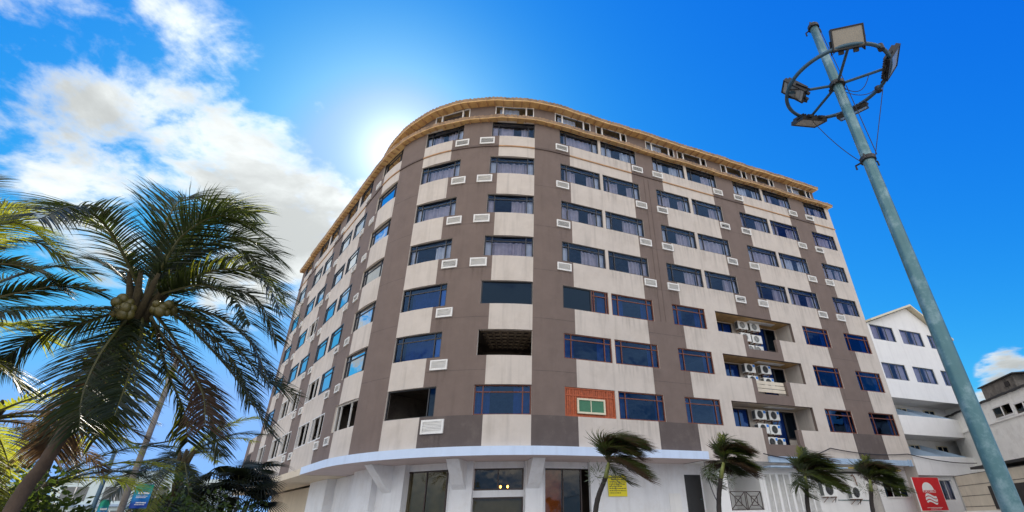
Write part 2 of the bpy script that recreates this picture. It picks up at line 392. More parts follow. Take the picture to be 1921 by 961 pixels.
for a, b in zip(s_br[:-1], s_br[1:]):
    if b - a < 1e-4: continue
    sm = (a + b) / 2
    for z0, z1 in zip(zb[:-1], zb[1:]):
        zm = (z0 + z1) / 2
        if is_open(sm, zm): continue
        mb.quad(pt(a, 0, z0), pt(b, 0, z0), pt(b, 0, z1), pt(a, 0, z1), colour_at(sm, zm))
for (a, b, z0, z1, c, r) in openings:
    d = -.24 if c not in ('REC', 'NOT') else -.2
    m_ = colour_at((a + b) / 2, z0 - .05) if c not in ('NOT',) else 1
    segs = [s for s in s_br if a - 1e-6 <= s <= b + 1e-6]
    for p, q in zip(segs[:-1], segs[1:]):
        if c != 'NOT': mb.quad(pt(p, 0, z1), pt(q, 0, z1), pt(q, d, z1), pt(p, d, z1), m_)
        if not (c == 'REC' and NIN[0] - .01 < p < NIN[1] - .01): mb.quad(pt(p, d, z0), pt(q, d, z0), pt(q, 0, z0), pt(p, 0, z0), m_)
    mb.quad(pt(a, 0, z0), pt(a, 0, z1), pt(a, d, z1), pt(a, d, z0), m_)
    mb.quad(pt(b, d, z0), pt(b, d, z1), pt(b, 0, z1), pt(b, 0, z0), m_)
# ends, back
IN = -9.0
for s, flip in ((S0, 1), (S1, 0)):
    mb.quad(pt(s, 0, 0 if s > 0 else ZB), pt(s, IN, 0 if s > 0 else ZB), pt(s, IN, ZT), pt(s, 0, ZT), 0)
ribbon(mb, [(IN, 0), (IN, 27.2)], S0, S1, 1.2, 0, None, False)
for r in range(1, 7):                                     # floor joints in the taupe render
    for a, b in [(-28.75, -25.82), (-20.64, -18.06), (-12.89, -9.56), (-7.15, -4.92), (-2.74, .40), (2.76, 5.16), (9.97, 12.5), (24.98, 27.72)] + ([(17.2, 20.05)] if r > 3 else []):
        z = SILL[r] - .75; ribbon(mb, [(.001, z), (.0035, z), (.0035, z + .022), (.001, z + .022)], a + .02, b - .02, .4, 2)
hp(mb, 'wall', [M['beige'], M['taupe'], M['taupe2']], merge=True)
# lower two-row block at the far left end
mb = MB()
sbox(mb, -37.0, -32.002, -8.9, -.004, 4.3, 8.95, 1)
hp(mb, 'end_wing', [M['beige'], M['taupe']])
mb = MB()
for a, b, z0, z1 in ((-35.2, -33.2, 7.62, 8.9), (-35.4, -33.6, 4.75, 6.1)): sbox(mb, a, b, -.05, .012, z0, z1, 0)
hp(mb, 'wall_panel', M['beige'])
mb = MB(); sbox(mb, -35.7, -33.9, -.1, .014, 6.12, 7.5); hp(mb, 'dark_opening', M['dark'])
# slabs, inner partition and roof deck keep the rooms dark
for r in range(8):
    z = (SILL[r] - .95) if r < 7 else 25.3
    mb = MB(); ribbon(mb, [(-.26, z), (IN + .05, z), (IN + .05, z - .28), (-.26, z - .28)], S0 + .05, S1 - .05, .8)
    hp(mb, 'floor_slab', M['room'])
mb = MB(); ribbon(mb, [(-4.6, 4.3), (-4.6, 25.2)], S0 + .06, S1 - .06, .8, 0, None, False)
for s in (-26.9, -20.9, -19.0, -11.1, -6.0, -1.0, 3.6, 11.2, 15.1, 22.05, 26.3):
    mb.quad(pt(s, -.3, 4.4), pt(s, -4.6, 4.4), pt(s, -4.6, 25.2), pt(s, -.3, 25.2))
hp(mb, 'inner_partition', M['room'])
# waffle beams seen through the empty second floor opening
mb = MB()
for k in range(7):
    s = .05 + k * .45; sbox(mb, s, s + .13, -3.8, -.3, TOP[1] + .12, TOP[1] + .42)
for k in range(6): ribbon(mb, [(-.8 - k * .55, TOP[1] + .14), (-.92 - k * .55, TOP[1] + .14), (-.92 - k * .55, TOP[1] + .4), (-.8 - k * .55, TOP[1] + .4)], -.1, 3.2, .4)
hp(mb, 'ceiling_beams', M['beam'])
# moulding under the top row of windows
mb = MB(); z = 22.93
lims = sorted({S0 + .02, S1 + .03} | {x for p in BEI for x in p if S0 < x < S1 - .1})
for a, b in zip(lims[:-1], lims[1:]):
    be = any(p <= (a + b) / 2 <= q for p, q in BEI)
    ribbon(mb, [(.003, z), (.06, z), (.06, z + .08), (.003, z + .08)], a, b, .4, 0 if be else 1)
hp(mb, 'moulding', [M['trimt'], M['trimd']])

# ---- windows
def plane(mb, x0, x1, z0, z1, y, mi=0): mb.quad((x1, y, z0), (x0, y, z0), (x0, y, z1), (x1, y, z1), mi)
def curtain(x0, x1, z0, z1, y, amp, rng, m, parent):
    mb = MB(); n = max(6, int((x1 - x0) / .035)); ph = rng.random() * 9; k = rng.uniform(17, 23); prev = None
    for i in range(n + 1):
        x = x0 + (x1 - x0) * i / n
        yy = y + amp * math.sin(k * x + ph + 1.6 * math.sin(3.1 * x + ph)) + amp * .5 * math.sin(11 * x + ph)
        zz = z0 + rng.uniform(-.01, .01)
        if prev: mb.quad((prev[0], prev[1] * 1.0, z0), (x, yy, z0), (x, y + (yy - y) * .6, z1), (prev[0], y + (prev[1] - y) * .6, z1))
        prev = (x, yy)
    return mb.build('curtain', m, parent, smooth=True, merge=True)
def make_window(s0, s1, z0, z1, style, seed, name='window', off=-.10):
    rng = random.Random(seed); a, b = pt(s0, off), pt(s1, off); W = (b - a).length; H = z1 - z0
    th = math.atan2((b - a).y, (b - a).x)
    fm = {'black': 'blackf', 'navy': 'blackf', 'side': 'blackf', 'wood': 'woodf', 'white': 'whitef', 'open': 'whitef', 'void': 'blackf', 'slab': 'blackf', 'attic': 'whitef', 'darkopen': 'blackf'}[style]
    mb = MB(); w = W / 2 - .004; fw = .06; d0, d1 = -.04, .045
    mb.box(-w, w, d0, d1, 0.003, fw); mb.box(-w, w, d0, d1, H - fw, H - .003)
    mb.box(-w, -w + fw, d0, d1, fw, H - fw); mb.box(w - fw, w, d0, d1, fw, H - fw)
    ml, mr_ = -w + .15 * W, w - .15 * W; zt = H * .76; bw = .028
    cells = []
    if style in ('black', 'side', 'wood', 'navy'):
        for x in (ml, mr_): mb.box(x - bw, x + bw, d0, d1, fw, H - fw)
        for x0, x1 in ((-w + fw, ml - bw), (ml + bw, mr_ - bw), (mr_ + bw, w - fw)): mb.box(x0, x1, d0 + .01, d1 - .01, zt - bw, zt + bw)
        if style == 'side': mb.box(ml + bw, mr_ - bw, d0 + .012, d1 - .012, .09, .12)
        xs = [(-w + fw, ml - bw), (ml + bw, mr_ - bw), (mr_ + bw, w - fw)]; zs = [(fw, zt - bw), (zt + bw, H - fw)]
    elif style == 'attic':
        ml, mr_ = -w + .2 * W, w - .2 * W
        for x in (ml, mr_): mb.box(x - .05, x + .05, d0, d1 + .02, fw, H - fw)
        xs = [(-w + fw, ml - .05), (ml + .05, mr_ - .05), (mr_ + .05, w - fw)]; zs = [(fw, H - fw)]
    elif style == 'open':
        for x in (-w + .33 * W, w - .2 * W): mb.box(x - .02, x + .02, d0, d1, fw, H - fw)
        xs = []; zs = []
    else:
        if style == 'void': mb.box(ml - bw, ml + bw, d0, d1, fw, H - fw)
        xs = []; zs = []
    if name == 'window' and (s0 > 6 or s1 < -12): mb.quad((w - .05, -off + .005, -.98), (-w + .05, -off + .005, -.98), (-w + .05, -off + .005, -.01), (w - .05, -off + .005, -.01), 1)
    root = mb.build(name, [M[fm], M['stain']]); root.location = ((a + b) / 2).to_3d() + Vector((0, 0, z0)); root.rotation_euler = (0, 0, th + math.pi)
    hparent(root)
    # local y points outward after the half turn; build panes in local space
    gm = {'navy': 'g_blue', 'black': 'g_front', 'side': 'g_side', 'wood': 'g_blue', 'slab': 'g_black', 'void': 'g_black', 'attic': 'g_front'}.get(style)
    if gm and style != 'void':
        p = MB()
        if style == 'slab': plane(p, -w + fw, w - fw, fw, H - fw, 0)
        for x0, x1 in xs:
            for q0, q1 in zs: plane(p, x0, x1, q0, q1, rng.uniform(-.012, .012))
        p.build('pane', M[gm], root)
    if style == 'void':
        p = MB(); plane(p, -w + fw, ml - bw, fw, H - fw, 0); p.build('pane', M['g_black'], root)
    # curtains
    cz0, cz1 = .05, H - .04
    if style in ('black',):
        pale = seed % 100 == 6 or rng.random() < .04
        m = M['cur2'] if pale else M['cur1']; k = rng.random()
        for x0, x1 in ((-w + .02, ml), (mr_, w - .02)):
            if rng.random() < .8: curtain(x0, x1, cz0, zt, -.16, .012, rng, M['cur2'] if rng.random() < .65 else m, root)
        full = x0, x1 = ml - .05, mr_ + .05; L = x1 - x0
        if k < .35: curtain(x0, x1, cz0, zt + .05, -.26, .075, rng, m, root)
        elif k < .75:
            g = rng.uniform(.22, .45); c = rng.uniform(.2, .6)
            curtain(x0, x0 + L * c * (1 - g), cz0, zt + .05, -.26, .085, rng, m, root)
            curtain(x1 - L * (1 - c) * (1 - g), x1, cz0, zt + .05, -.26, .085, rng, m, root)
        else: curtain(x0, x0 + L * rng.uniform(.3, .55), cz0, zt + .05, -.26, .085, rng, m, root)
    elif style == 'navy':
        p = MB(); p.box(-w + .06, ml - .03, -.09, -.06, .06, zt); p.build('side_panel', M['white'], root)
        curtain(ml, mr_, cz0, H - .1, -.3, .04, rng, M['cur3'], root)
    elif style == 'wood':
        for x0, x1 in ((-w + .02, ml + rng.uniform(.0, .5)), (mr_ - rng.uniform(0, .5), w - .02)): curtain(x0, x1, cz0, H - .1, -.2, .03, rng, M['cur3'], root)
    elif style == 'side':
        if rng.random() < .5: curtain(-w + .05, ml + rng.uniform(.2, .8), cz0, H - .1, -.25, .03, rng, M['cur2'], root)
    elif style == 'attic':
        p = MB(); p.box(-w + .2 * W, w - .2 * W, -.3, -.25, .02, H * rng.uniform(.75, .98)); 
        if rng.random() < .75: p.build('shutter', M['taupe'], root)
        else: curtain(-.3, w - .3, .03, H - .1, -.2, .03, rng, M['cur2'], root)
    if style == 'open':
        p = MB()
        for k in range(rng.randint(2, 4)):
            x0 = rng.uniform(-w + .2, w - .2); x1 = rng.uniform(-w + .1, w - .1)
            p.tube([(x0, -.3 - rng.random() * .8, rng.uniform(0, H * .5)), (x1, -.4 - rng.random(), H * rng.uniform(.6, 1))], .018, 5)
        p.box(-w + .1, w - .1, -1.1, -1.06, H * .55, H * .6); p.build('loose_pipe', M['concrete'], root)
    return root
LEFT = ('X', 'Y1', 'Y2', 'Z1', 'Z2', 'A')
for (a, b, z0, z1, c, r) in openings:
    if c in ('REC', 'NOT'): continue
    seed = hash_ = (sum(ord(ch) for ch in c) * 131 + r * 17)
    if r == 6: seed = seed * 100 + 6 if c in ('D2', 'E1', 'F1') else seed * 100 + 1
    else: seed = seed * 100 + r
    st = 'black'
    if c in LEFT:
        st = 'side'
        if r == 0 or (r == 1 and c in ('Z1', 'Y2', 'Y1')): st = 'open'
        if (c, r) in (('Y2', 3),): st = 'open'
    elif c == 'B': st = {0: 'void', 1: 'navy', 2: 'navy'}.get(r, 'black')
    elif c == 'C': st = {0: 'wood', 2: 'slab'}.get(r, 'black')
    elif r < 3: st = 'wood'
    if (c, r) == ('C', 1): continue                       # the empty opening
    if (c, r) == ('D1', 0): continue                      # boarded, built below
    if (c, r) == ('D1', 2):
        m = (a + b) / 2 + .35; make_window(a, m, z0, z1, 'slab', 5); make_window(m + .004, b, z0, z1, 'wood', 9); continue
    make_window(a, b, z0, z1, st, seed, off=-.045 if c in LEFT and c != 'A' else (-.12 if c in 'ABC' else -.09))
# boarded window with a small green blind
a, b = WINS['D1']; T = frame_at((a + b) / 2, -.10, SILL[0]); w = (b - a) / 2 - .005; H = WH[0]
mb = MB()
for k in range(26):
    x = -w + k * 2 * w / 26; mb.box(x + .008, x + 2 * w / 26 - .008, -.03, .02 + .008 * (k % 3), .02, H - .02, 0, T)
for z in (.01, H * .70, H - .09): mb.box(-w, w, .0, .055, z, z + .08, 0, T)
for x in (-w, -w + .42, w - .50, w - .08): mb.box(x, x + .08, .0, .05, .09, H - .1, 0, T)
bw = hp(mb, 'boarded_window', M['redwood'])
mb = MB(); x0, x1, q0, q1 = -.78, .82, .16, .92
for bx in ((x0, x1, q0, q0 + .09), (x0, x1, q1 - .09, q1), (x0, x0 + .09, q0 + .09, q1 - .09), (x1 - .09, x1, q0 + .09, q1 - .09)): mb.box(bx[0], bx[1], .05, .13, bx[2], bx[3], 0, T)
mb.box(-.02, .02, .06, .115, q0 + .09, q1 - .09, 0, T)
fr = mb.build('frame', M['creamf']); fr.parent = bw
mb = MB()
for k in range(9): mb.box(x0 + .09, x1 - .09, .06 + .006 * (k % 2), .09, q0 + .09 + k * .0645, q0 + .09 + k * .0645 + .06, 0, T)
bl = mb.build('blind', M['greenc']); bl.parent = bw

# ---- air-conditioner grilles set in the wall
def grille_mesh(seed, w=.92, h=.52):
    rng = random.Random(seed); mb = MB(); f = .075
    mb.box(-w / 2, w / 2, -.05, .07, 0, f); mb.box(-w / 2, w / 2, -.05, .07, h - f, h)
    mb.box(-w / 2, -w / 2 + f, -.05, .07, f, h - f); mb.box(w / 2 - f, w / 2, -.05, .07, f, h - f)
    n = 7
    for k in range(n):
        if rng.random() < .1 and seed % 3 == 0: continue
        z = f + (h - 2 * f) * (k + .15) / n; ti = rng.uniform(-.01, .01)
        mb.hexa([Vector(p) for p in ((-w / 2 + f, .055, z + ti), (w / 2 - f, .055, z - ti), (w / 2 - f, .02, z + .035), (-w / 2 + f, .02, z + .035),
                                    (-w / 2 + f, .06, z + .012 + ti), (w / 2 - f, .06, z + .012 - ti), (w / 2 - f, .025, z + .047), (-w / 2 + f, .025, z + .047))])
    mb.box(-w / 2 + f, w / 2 - f, -.02, .004, f, h - f, 1)
    mb.quad((w * .46, .007, -.85), (-w * .46, .007, -.85), (-w * .46, .007, -.002), (w * .46, .007, -.002), 2)
    me = mb.build('vent_grille', [M['grille'], M['dark'] if seed % 4 else M['grille'], M['stain']]); return me
protos = [grille_mesh(k) for k in range(6)]
used = set()
def grille(s, z, sc=1.0):
    k = random.randrange(6)
    if k in used: o = protos[k].copy(); COL.objects.link(o)
    else: o = protos[k]; used.add(k)
    th = heading(s); o.location = pt(s, 0.0, z - .53 * sc); o.rotation_euler = (0, 0, th + math.pi); o.scale = (sc, 1, sc)
    hparent(o)
for r in range(7):
    zs = SILL[r] - .14
    for c, d in (('A', -.42), ('Z2', -.35), ('Z1', -.40), ('Y2', -.35), ('Y1', -.40), ('X', .45)):
        base = WINS[c][1] if c in ('Z2', 'Y2', 'X') else WINS[c][0]
        grille(base + (d if c != 'X' else -.30), zs, .86)
    grille(WINS['B'][1] + .0, zs, 1.0 if r else 1.25)
    if r >= 3:
        grille(WINS['C'][0] - .25, zs, 1.04)
        for c, side, d in (('D1', 0, .12), ('D2', 1, .0), ('E1', 0, .3), ('E2', 1, -.05), ('F1', 0, .25), ('F2', 1, .0), ('G', 0, .25)):
            grille(WINS[c][side] + d, zs, .95)
for k in range(6):
    if k not in used: bpy.data.objects.remove(protos[k])

# ---- recessed service balconies
acs = []
for r in range(3):
    D = -1.45; z0, z1 = SILL[r], TOP[r]; fl = z0 - NDEP - .05
    mb = MB(); a, b = REC
    mb.quad(pt(a, D, fl), pt(b, D, fl), pt(b, D, z1 + .02), pt(a, D, z1 + .02), 0)       # back
    mb.quad(pt(a, -.2, fl), pt(a, D, fl), pt(a, D, z1), pt(a, -.2, z1), 0)
    mb.quad(pt(b, -.2, fl), pt(b, D, fl), pt(b, D, z1), pt(b, -.2, z1), 0)
    mb.quad(pt(a, -.2, z1 + .004), pt(b, -.2, z1 + .004), pt(b, D, z1 + .004), pt(a, D, z1 + .004), 1)
    mb.quad(pt(a, -.2, fl), pt(b, -.2, fl), pt(b, D, fl), pt(a, D, fl), 1)
    mb.quad(pt(NIN[0], -.2, z0), pt(NIN[0], -.2, fl), pt(a, -.2, fl), pt(a, -.2, z0), 0)
    mb.quad(pt(NIN[1], -.2, z0), pt(NIN[1], -.2, fl), pt(b, -.2, fl), pt(b, -.2, z0), 0)
    hp(mb, 'recess_wall', [M['beige'], M['tan'] if r else M['cream']])
    # window at the left, tall glazed doors at the right
    xl = onfac((1389, 1373, 1359)[r] - 2 + 17 - (0, 1, 2)[r], (790, 705, 625)[r], D)[0]; xl0 = onfac((1372, 1356, 1342)[r], (790, 705, 625)[r], D)[0] - .35
    for (x0, x1, q0, name) in ((xl0, xl, z0 - .1, 'window'), (19.55, 20.7, fl + .03, 'balcony_door'), (20.72, 21.62, z0 - .3, 'window')):
        mb = MB(); f = .06
        for bx in ((x0, x1, q0, q0 + f), (x0, x1, z1 - .16, z1 - .1), (x0, x0 + f, q0 + f, z1 - .16), (x1 - f, x1, q0 + f, z1 - .16)):
            sbox(mb, bx[0], bx[1], D + .005, D + .09, bx[2], bx[3])
        if name == 'window' and x1 < 19: sbox(mb, (x0 + x1) / 2 + .1, (x0 + x1) / 2 + .15, D + .01, D + .08, q0 + f, z1 - .16)
        w_ = hp(mb, name, M['blackf']); mb = MB()
        mb.quad(pt(x0 + f, D + .03, q0 + f), pt(x1 - f, D + .03, q0 + f), pt(x1 - f, D + .03, z1 - .16), pt(x0 + f, D + .03, z1 - .16))
        p = mb.build('pane', M['g_black'] if x0 > 20.7 else M['g_blue']); p.parent = w_
        mb = MB(); mb.quad(pt(x0 + f, D + .012, q0 + f), pt(x1 - f, D + .012, q0 + f), pt(x1 - f, D + .012, z1 - .16), pt(x0 + f, D + .012, z1 - .16))
        p = mb.build('backing', M['dark'] if x0 > 20.7 else M['cur3']); p.parent = w_
    mb = MB(); sbox(mb, 18.6, 20.9, -.9, -.5, z1 - .05, z1 - .02); hp(mb, 'light_batten', M['white'])
# boards leaning in the middle notch
mb = MB()
for k in range(3): sbox(mb, NIN[0] + .05, NIN[1] - .05, -.17 - .02 * k, -.13 - .02 * k, SILL[1] - .74 + k * .25, SILL[1] - .53 + k * .25)
hp(mb, 'parapet_boards', M['blockwall'])

# ---- lower eave, attic storey, upper eave
def scal(period, amp, idx):
    return lambda s, j: (amp * abs(math.sin(math.pi * s / period)) if j in idx else 0)
def eave(name, s0, s1, o_in, o_out, zb_, zt_, o_top, z_top, ph=0, drop=False):
    mb = MB()
    def mod(s, j):
        v = (-.022 * (-3 - s) ** 2 if (drop and s < -3) else 0) + .03 * math.sin(s * .9 + ph) + .018 * math.sin(s * 2.7 + ph * 2)
        if j in (3, 4): v += .075 * abs(math.sin(math.pi * s / .26)) + .07 * mnoise.noise(Vector((s * 1.7, ph, 0))) + .05 * mnoise.noise(Vector((s * 6, ph, 2)))
        if j in (1, 2): v += .02 * mnoise.noise(Vector((s * 1.1, ph + 5, 0)))
        return v
    prof = [(o_in, zb_ + .04), (o_out, zb_), (o_out, zt_ - .12), (o_out + .07, zt_), (o_top, z_top), (o_top, zb_ + .04)]
    ribbon(mb, prof, s0, s1, .065, [0, 0, 1, 1, 1, 0], mod)
    s = s0 + .3
    while s < s1 - .2:
        T = frame_at(s, 0, mod(s, 0)); mb.box(-.03, .03, o_in, o_out + .01, zb_ - .05, zb_ + .045, 2, T)
        if int(s * 10) % 3: mb.box(-.012, .012, o_out - .01, o_out + .02, zb_ + .0, zt_ - .13, 2, T)
        s += .62 + .1 * math.sin(s * 3)
    return hp(mb, name, [M['tan'], M['tile'], M['trimt']])
eave('eave', -28.2, 30.35, .01, .36, 25.10, 25.27, -.40, 25.75)
eave('eave', -31.9, -28.25, .01, .36, 24.88, 25.05, -.40, 25.5, 2)
AO = -.45
ATT = ((-4.75, -1.9), (-.05, 2.74), (4.3, 7.12), (7.55, 10.15), (11.8, 14.43), (14.7, 17.55), (19.0, 21.75), (22.25, 24.75), (26.25, 29.1))
mb = MB(); e_ = -7.8
for a, b in ATT + ((29.45, 29.45),):
    ribbon(mb, [(AO, 25.3), (AO, 27.0), (AO - .15, 27.0), (AO - .15, 25.3)], e_, a, .4, 0, lambda s, j: -.022 * (-3 - s) ** 2 if (s < -3 and j in (1, 2)) else 0)
    if b > a:
        ribbon(mb, [(AO, 25.3), (AO, 25.75), (AO - .15, 25.75), (AO - .15, 25.3)], a, b, .4); ribbon(mb, [(AO, 27.02), (AO, 27.15), (AO - .15, 27.15), (AO - .15, 27.02)], a, b, .4)
    e_ = b
mb.quad(pt(-7.8, AO, 25.3), pt(-7.8, IN + .1, 25.3), pt(-7.8, IN + .1, 26.4), pt(-7.8, AO, 26.4)); mb.quad(pt(29.45, AO, 25.3), pt(29.45, IN + .1, 25.3), pt(29.45, IN + .1, 27.15), pt(29.45, AO, 27.15))
hp(mb, 'attic_wall', M['taupe'])
for k, (a, b) in enumerate(ATT):
    make_window(a, b, 25.75, 27.02, 'attic', 900 + k, 'attic_window', AO - .03)
eave('eave', -10.2, 29.55, AO + .03, .12, 26.97, 27.17, -1.6, 27.9, 4, True)
mb = MB(); ribbon(mb, [(-.4, 25.84), (-1.2, 26.1), (IN, 27.6), (IN, 25.35), (-.4, 25.35)], S0 + .1, -7.9, .5)
ribbon(mb, [(-1.55, 27.85), (IN, 29.0), (IN, 27.2), (-1.55, 27.2)], -3.0, 29.5, .5)
hp(mb, 'roof', M['tile'])
# dangling wire down the front and down pipes
mb = MB(); 
for s in (11.28, 10.92):
    mb.tube([pt(s, .02, z) for z in (22.8, 19, 15, 12)], .012, 5)
hp(mb, 'wire', M['taupe'])

# ---- canopy and ground floor of the curved corner
mb = MB(); 
ribbon(mb, [(.30, 4.30), (.30, 4.70), (-.02, 4.72), (-.02, 4.45), (-2.35, 4.45), (-2.35, 4.30)], -13.6, 12.75, .35, [1, 0, 0, 0, 0, 0] if False else [0, 0, 0, 0, 0, 1])
hp(mb, 'canopy', [M['canopy_skycast'], M['soffit']])
mb = MB(); ribbon(mb, [(.26, 4.28), (.26, 4.66), (-.02, 4.68), (-.02, 4.45), (-2.35, 4.45), (-2.35, 4.28)], -36.5, -13.62, .6)
hp(mb, 'canopy', M['cream'])
GO = -2.12
mb = MB()
def gwall(a, b, z0, z1, off, mi=0): ribbon(mb, [(off, z0), (off, z1), (off - .22, z1), (off - .22, z0)], a, b, .3, mi)
sW = [onfac(x, y, GO - .3)[0] for x, y in ((763, 900), (842, 900), (886, 900), (982, 900), (1022, 900), (1093, 900))]
zW = onfac(886, 880, GO - .3)[1]; zM1 = onfac(886, 921, GO - .3)[1]; zM2 = onfac(886, 934, GO - .3)[1]
gwall(sW[0] - .4, sW[5] + .35, zW, 4.3, GO - .25)
gwall(sW[1], sW[2], 0, zW, GO - .25); gwall(sW[3], sW[4], 0, zW, GO - .25); gwall(sW[2], sW[3], zM2, zM1, GO - .25)
gwall(sW[5] + .3, 14.6, 0, 4.3, GO)
for s, e in ((sW[0] - .35, sW[0]),): gwall(s, e, 0, 4.3, GO - .25)
hp(mb, 'ground_floor_wall', M['gfwhite'])
mb = MB()     # left stretch with pilasters
sL = [onfac(x, y, GO)[0] for x, y in ((590, 905), (622, 900), (672, 895), (688, 890), (708, 890), (753, 885))]
for q_ in ((sL[1], sL[2], 0, 4.3, GO - .3), (sL[4] - .1, sL[5], 0, 4.3, GO - .1), (-24, sL[0] - .9, 0, 4.3, GO - .9)):
    mb = MB(); gwall(*q_); hp(mb, 'ground_floor_wall', M['gfwhite'])
mb = MB(); gwall(-36.6, -24.02, 0, 4.3, GO - .9); gwall(-24, sL[0] - 2.2, 0, 4.2, GO - .62); hp(mb, 'ground_floor_wall', M['cream'])
for a, b in ((sL[0], sL[1]), (sL[2], sL[4])):
    mb = MB(); sbox(mb, a, b, GO - .4, GO + .25, 0, 4.3); hp(mb, 'pilaster', M['gfwhite'])
mb = MB(); sbox(mb, sL[0] - 2.1, sL[0] - .95, GO - .9, GO - .55, 0, 4.0); hp(mb, 'door', M['rust'])
def bracket(s, w=.62):
    T = frame_at(s, 0, 0); mb = MB(); h = w / 2
    p = [(-h, GO + .12, 3.05), (h, GO + .12, 3.05), (h * .9, -.95, 3.95), (-h * .9, -.95, 3.95)]
    mb.hexa([T @ Vector(q) for q in ((-h, GO + .1, 3.02), (h, GO + .1, 3.02), (h, GO + .1, 4.29), (-h, GO + .1, 4.29), (-h * .95, GO + .42, 3.02 + .22), (h * .95, GO + .42, 3.02 + .22), (h * .95, -.62, 4.29), (-h * .95, -.62, 4.29))])
    return mb
for x0, x1, wb in ((845, 886, .66), (986, 1019, .66), (722, 757, .6)):
    a, b = onfac(x0, 905, GO + .1)[0], onfac(x1, 905, GO + .1)[0]
    mb = MB(); sbox(mb, a, b, GO - .45, GO + .12, 0, 4.3); c = hp(mb, 'column', M['gfwhite'])
    mb = bracket((a + b) / 2 - .1 if x0 > 800 else a + .35, wb); k = mb.build('bracket', M['gfwhite']); k.parent = c
def shop_window(s0, s1, z0, z1, off, nmul, cur=None, lamps=0, name='shop_window'):
    mb = MB(); f = .07
    T = frame_at((s0 + s1) / 2, off, 0); w = (pt(s1, off) - pt(s0, off)).length / 2 - .003
    for bx in ((-w, w, z0, z0 + f), (-w, w, z1 - f, z1), (-w, -w + f, z0 + f, z1 - f), (w - f, w, z0 + f, z1 - f)): mb.box(bx[0], bx[1], -.06, .05, bx[2], bx[3], 0, T)
    for k in range(nmul):
        x = -w + 2 * w * (k + 1) / (nmul + 1); mb.box(x - .03, x + .03, -.05, .04, z0 + f, z1 - f, 0, T)
    o = hp(mb, name, M['aluf']); mb = MB(); mb.quad(*[T @ Vector(q) for q in ((-w + f, 0, z0 + f), (w - f, 0, z0 + f), (w - f, 0, z1 - f), (-w + f, 0, z1 - f))])
    p = mb.build('pane', M['g_shop']); p.parent = o
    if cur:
        mb = MB(); x9 = 0 if cur == 'brick_refl' else w - f; mb.quad(*[T @ Vector(q) for q in ((-w + f, -.22, z0 - .1), (x9, -.22, z0 - .1), (x9, -.22, z1 - .06), (-w + f, -.22, z1 - .06))]); p = mb.build('inner_screen', M[cur]); p.parent = o  # orange half screen added behind the glass in place of a reflected brick front
    if lamps:
        for k in range(lamps):
            mb = MB(); x = .12 + k * .36
            mb.tube([T @ Vector((x, -.5, z0 + .12 + q * .03)) for q in range(5)], [.02, .045, .055, .045, .02], 10)
            p = mb.build('lit_bulb', M['bulb'], smooth=True); p.parent = o
            mb = MB(); mb.tube([T @ Vector((x, -.5, z0 + .25)), T @ Vector((x, -.5, z1 + .2))], .008, 6); q = mb.build('lamp_cord', M['black']); q.parent = o
    return o
OO = GO - .35
shop_window(sW[0], sW[1], .15, zW, OO, 1, 'oliv')
shop_window(sW[2], sW[3], zM1, zW, OO, 1, None, 2)
shop_window(sW[2], sW[3], .5, zM2, OO, 0, 'oliv')
shop_window(sW[4], sW[5], .15, zW, OO, 1, 'brick_refl')
mb = MB(); ribbon(mb, [(-6.5, 0), (-6.5, 4.4)], -12, 12.8, .8, 0, None, False); ribbon(mb, [(GO - .3, 4.46), (-6.5, 4.46)], -12, 12.8, .8, 0, None, False); hp(mb, 'shop_interior', M['room'])
# black door and meter cupboard in the plain wall
T_ = [onfac(x, y, GO)[0] for x, y in ((1288, 930), (1318, 930), (1256, 940), (1278, 940))]; zd = onfac(1290, 891, GO)[1]; zc = onfac(1262, 926, GO)[1]
mb = MB(); sbox(mb, T_[0], T_[1], GO - .05, GO + .035, .15, zd); d = hp(mb, 'door', M['black'])
mb = MB(); T = frame_at(T_[1] - .12, GO + .03, zd - 1.25); mb.tube([T @ Vector((0, 0, 0)), T @ Vector((0, .07, 0)), T @ Vector((-.12, .07, 0))], .015, 6); k = mb.build('handle', M['galv']); k.parent = d
mb = MB(); sbox(mb, T_[2], T_[3], GO - .05, GO + .02, .5, zc); hp(mb, 'meter_cupboard', M['white'])

# ---- right stretch of the ground floor
RO = -.80
mb = MB()
def rw(a, b, z0, z1, off=RO): sbox(mb, a, b, off - .2, off, z0, z1)
rw(13.95, 14.66, 0, 4.3); rw(14.66, 17.0, 3.98, 4.3); rw(14.66, 17.0, 0, 1.86); rw(17.0, 17.32, 0, 4.3); rw(17.32, 21.5, 3.80, 4.3); rw(17.32, 21.5, 0, 1.72)
rw(21.5, 27.5, 0, 4.3); rw(27.5, 29.9, 3.6, 4.3); rw(27.5, 29.9, 0, 2.45); rw(29.9, 30.14, 0, 4.3)
mb.quad(pt(13.95, RO, 0), pt(13.95, GO, 0), pt(13.95, GO, 4.3), pt(13.95, RO, 4.3))
mb.quad(pt(17.0, RO - .2, 0), pt(17.0, -3, 0), pt(17.0, -3, 4.3), pt(17.0, RO - .2, 4.3))
mb.quad(pt(14.66, RO - .2, 0), pt(14.66, -3, 0), pt(14.66, -3, 4.3), pt(14.66, RO - .2, 4.3))
mb.quad(pt(14.66, -3, 0), pt(17.0, -3, 0), pt(17.0, -3, 4.3), pt(14.66, -3, 4.3)); mb.quad(pt(14.66, RO - .2, 1.8), pt(17.0, RO - .2, 1.8), pt(17.0, -3, 1.8), pt(14.66, -3, 1.8))
mb.quad(pt(12.9, 0, 4.301), pt(30.14, 0, 4.301), pt(30.14, GO, 4.301), pt(12.9, GO, 4.301))
hp(mb, 'ground_floor_wall', M['white'])
mb = MB(); sbox(mb, 14.75, 15.75, -2.98, -2.9, 1.82, 3.95); hp(mb, 'door', M['dark'])
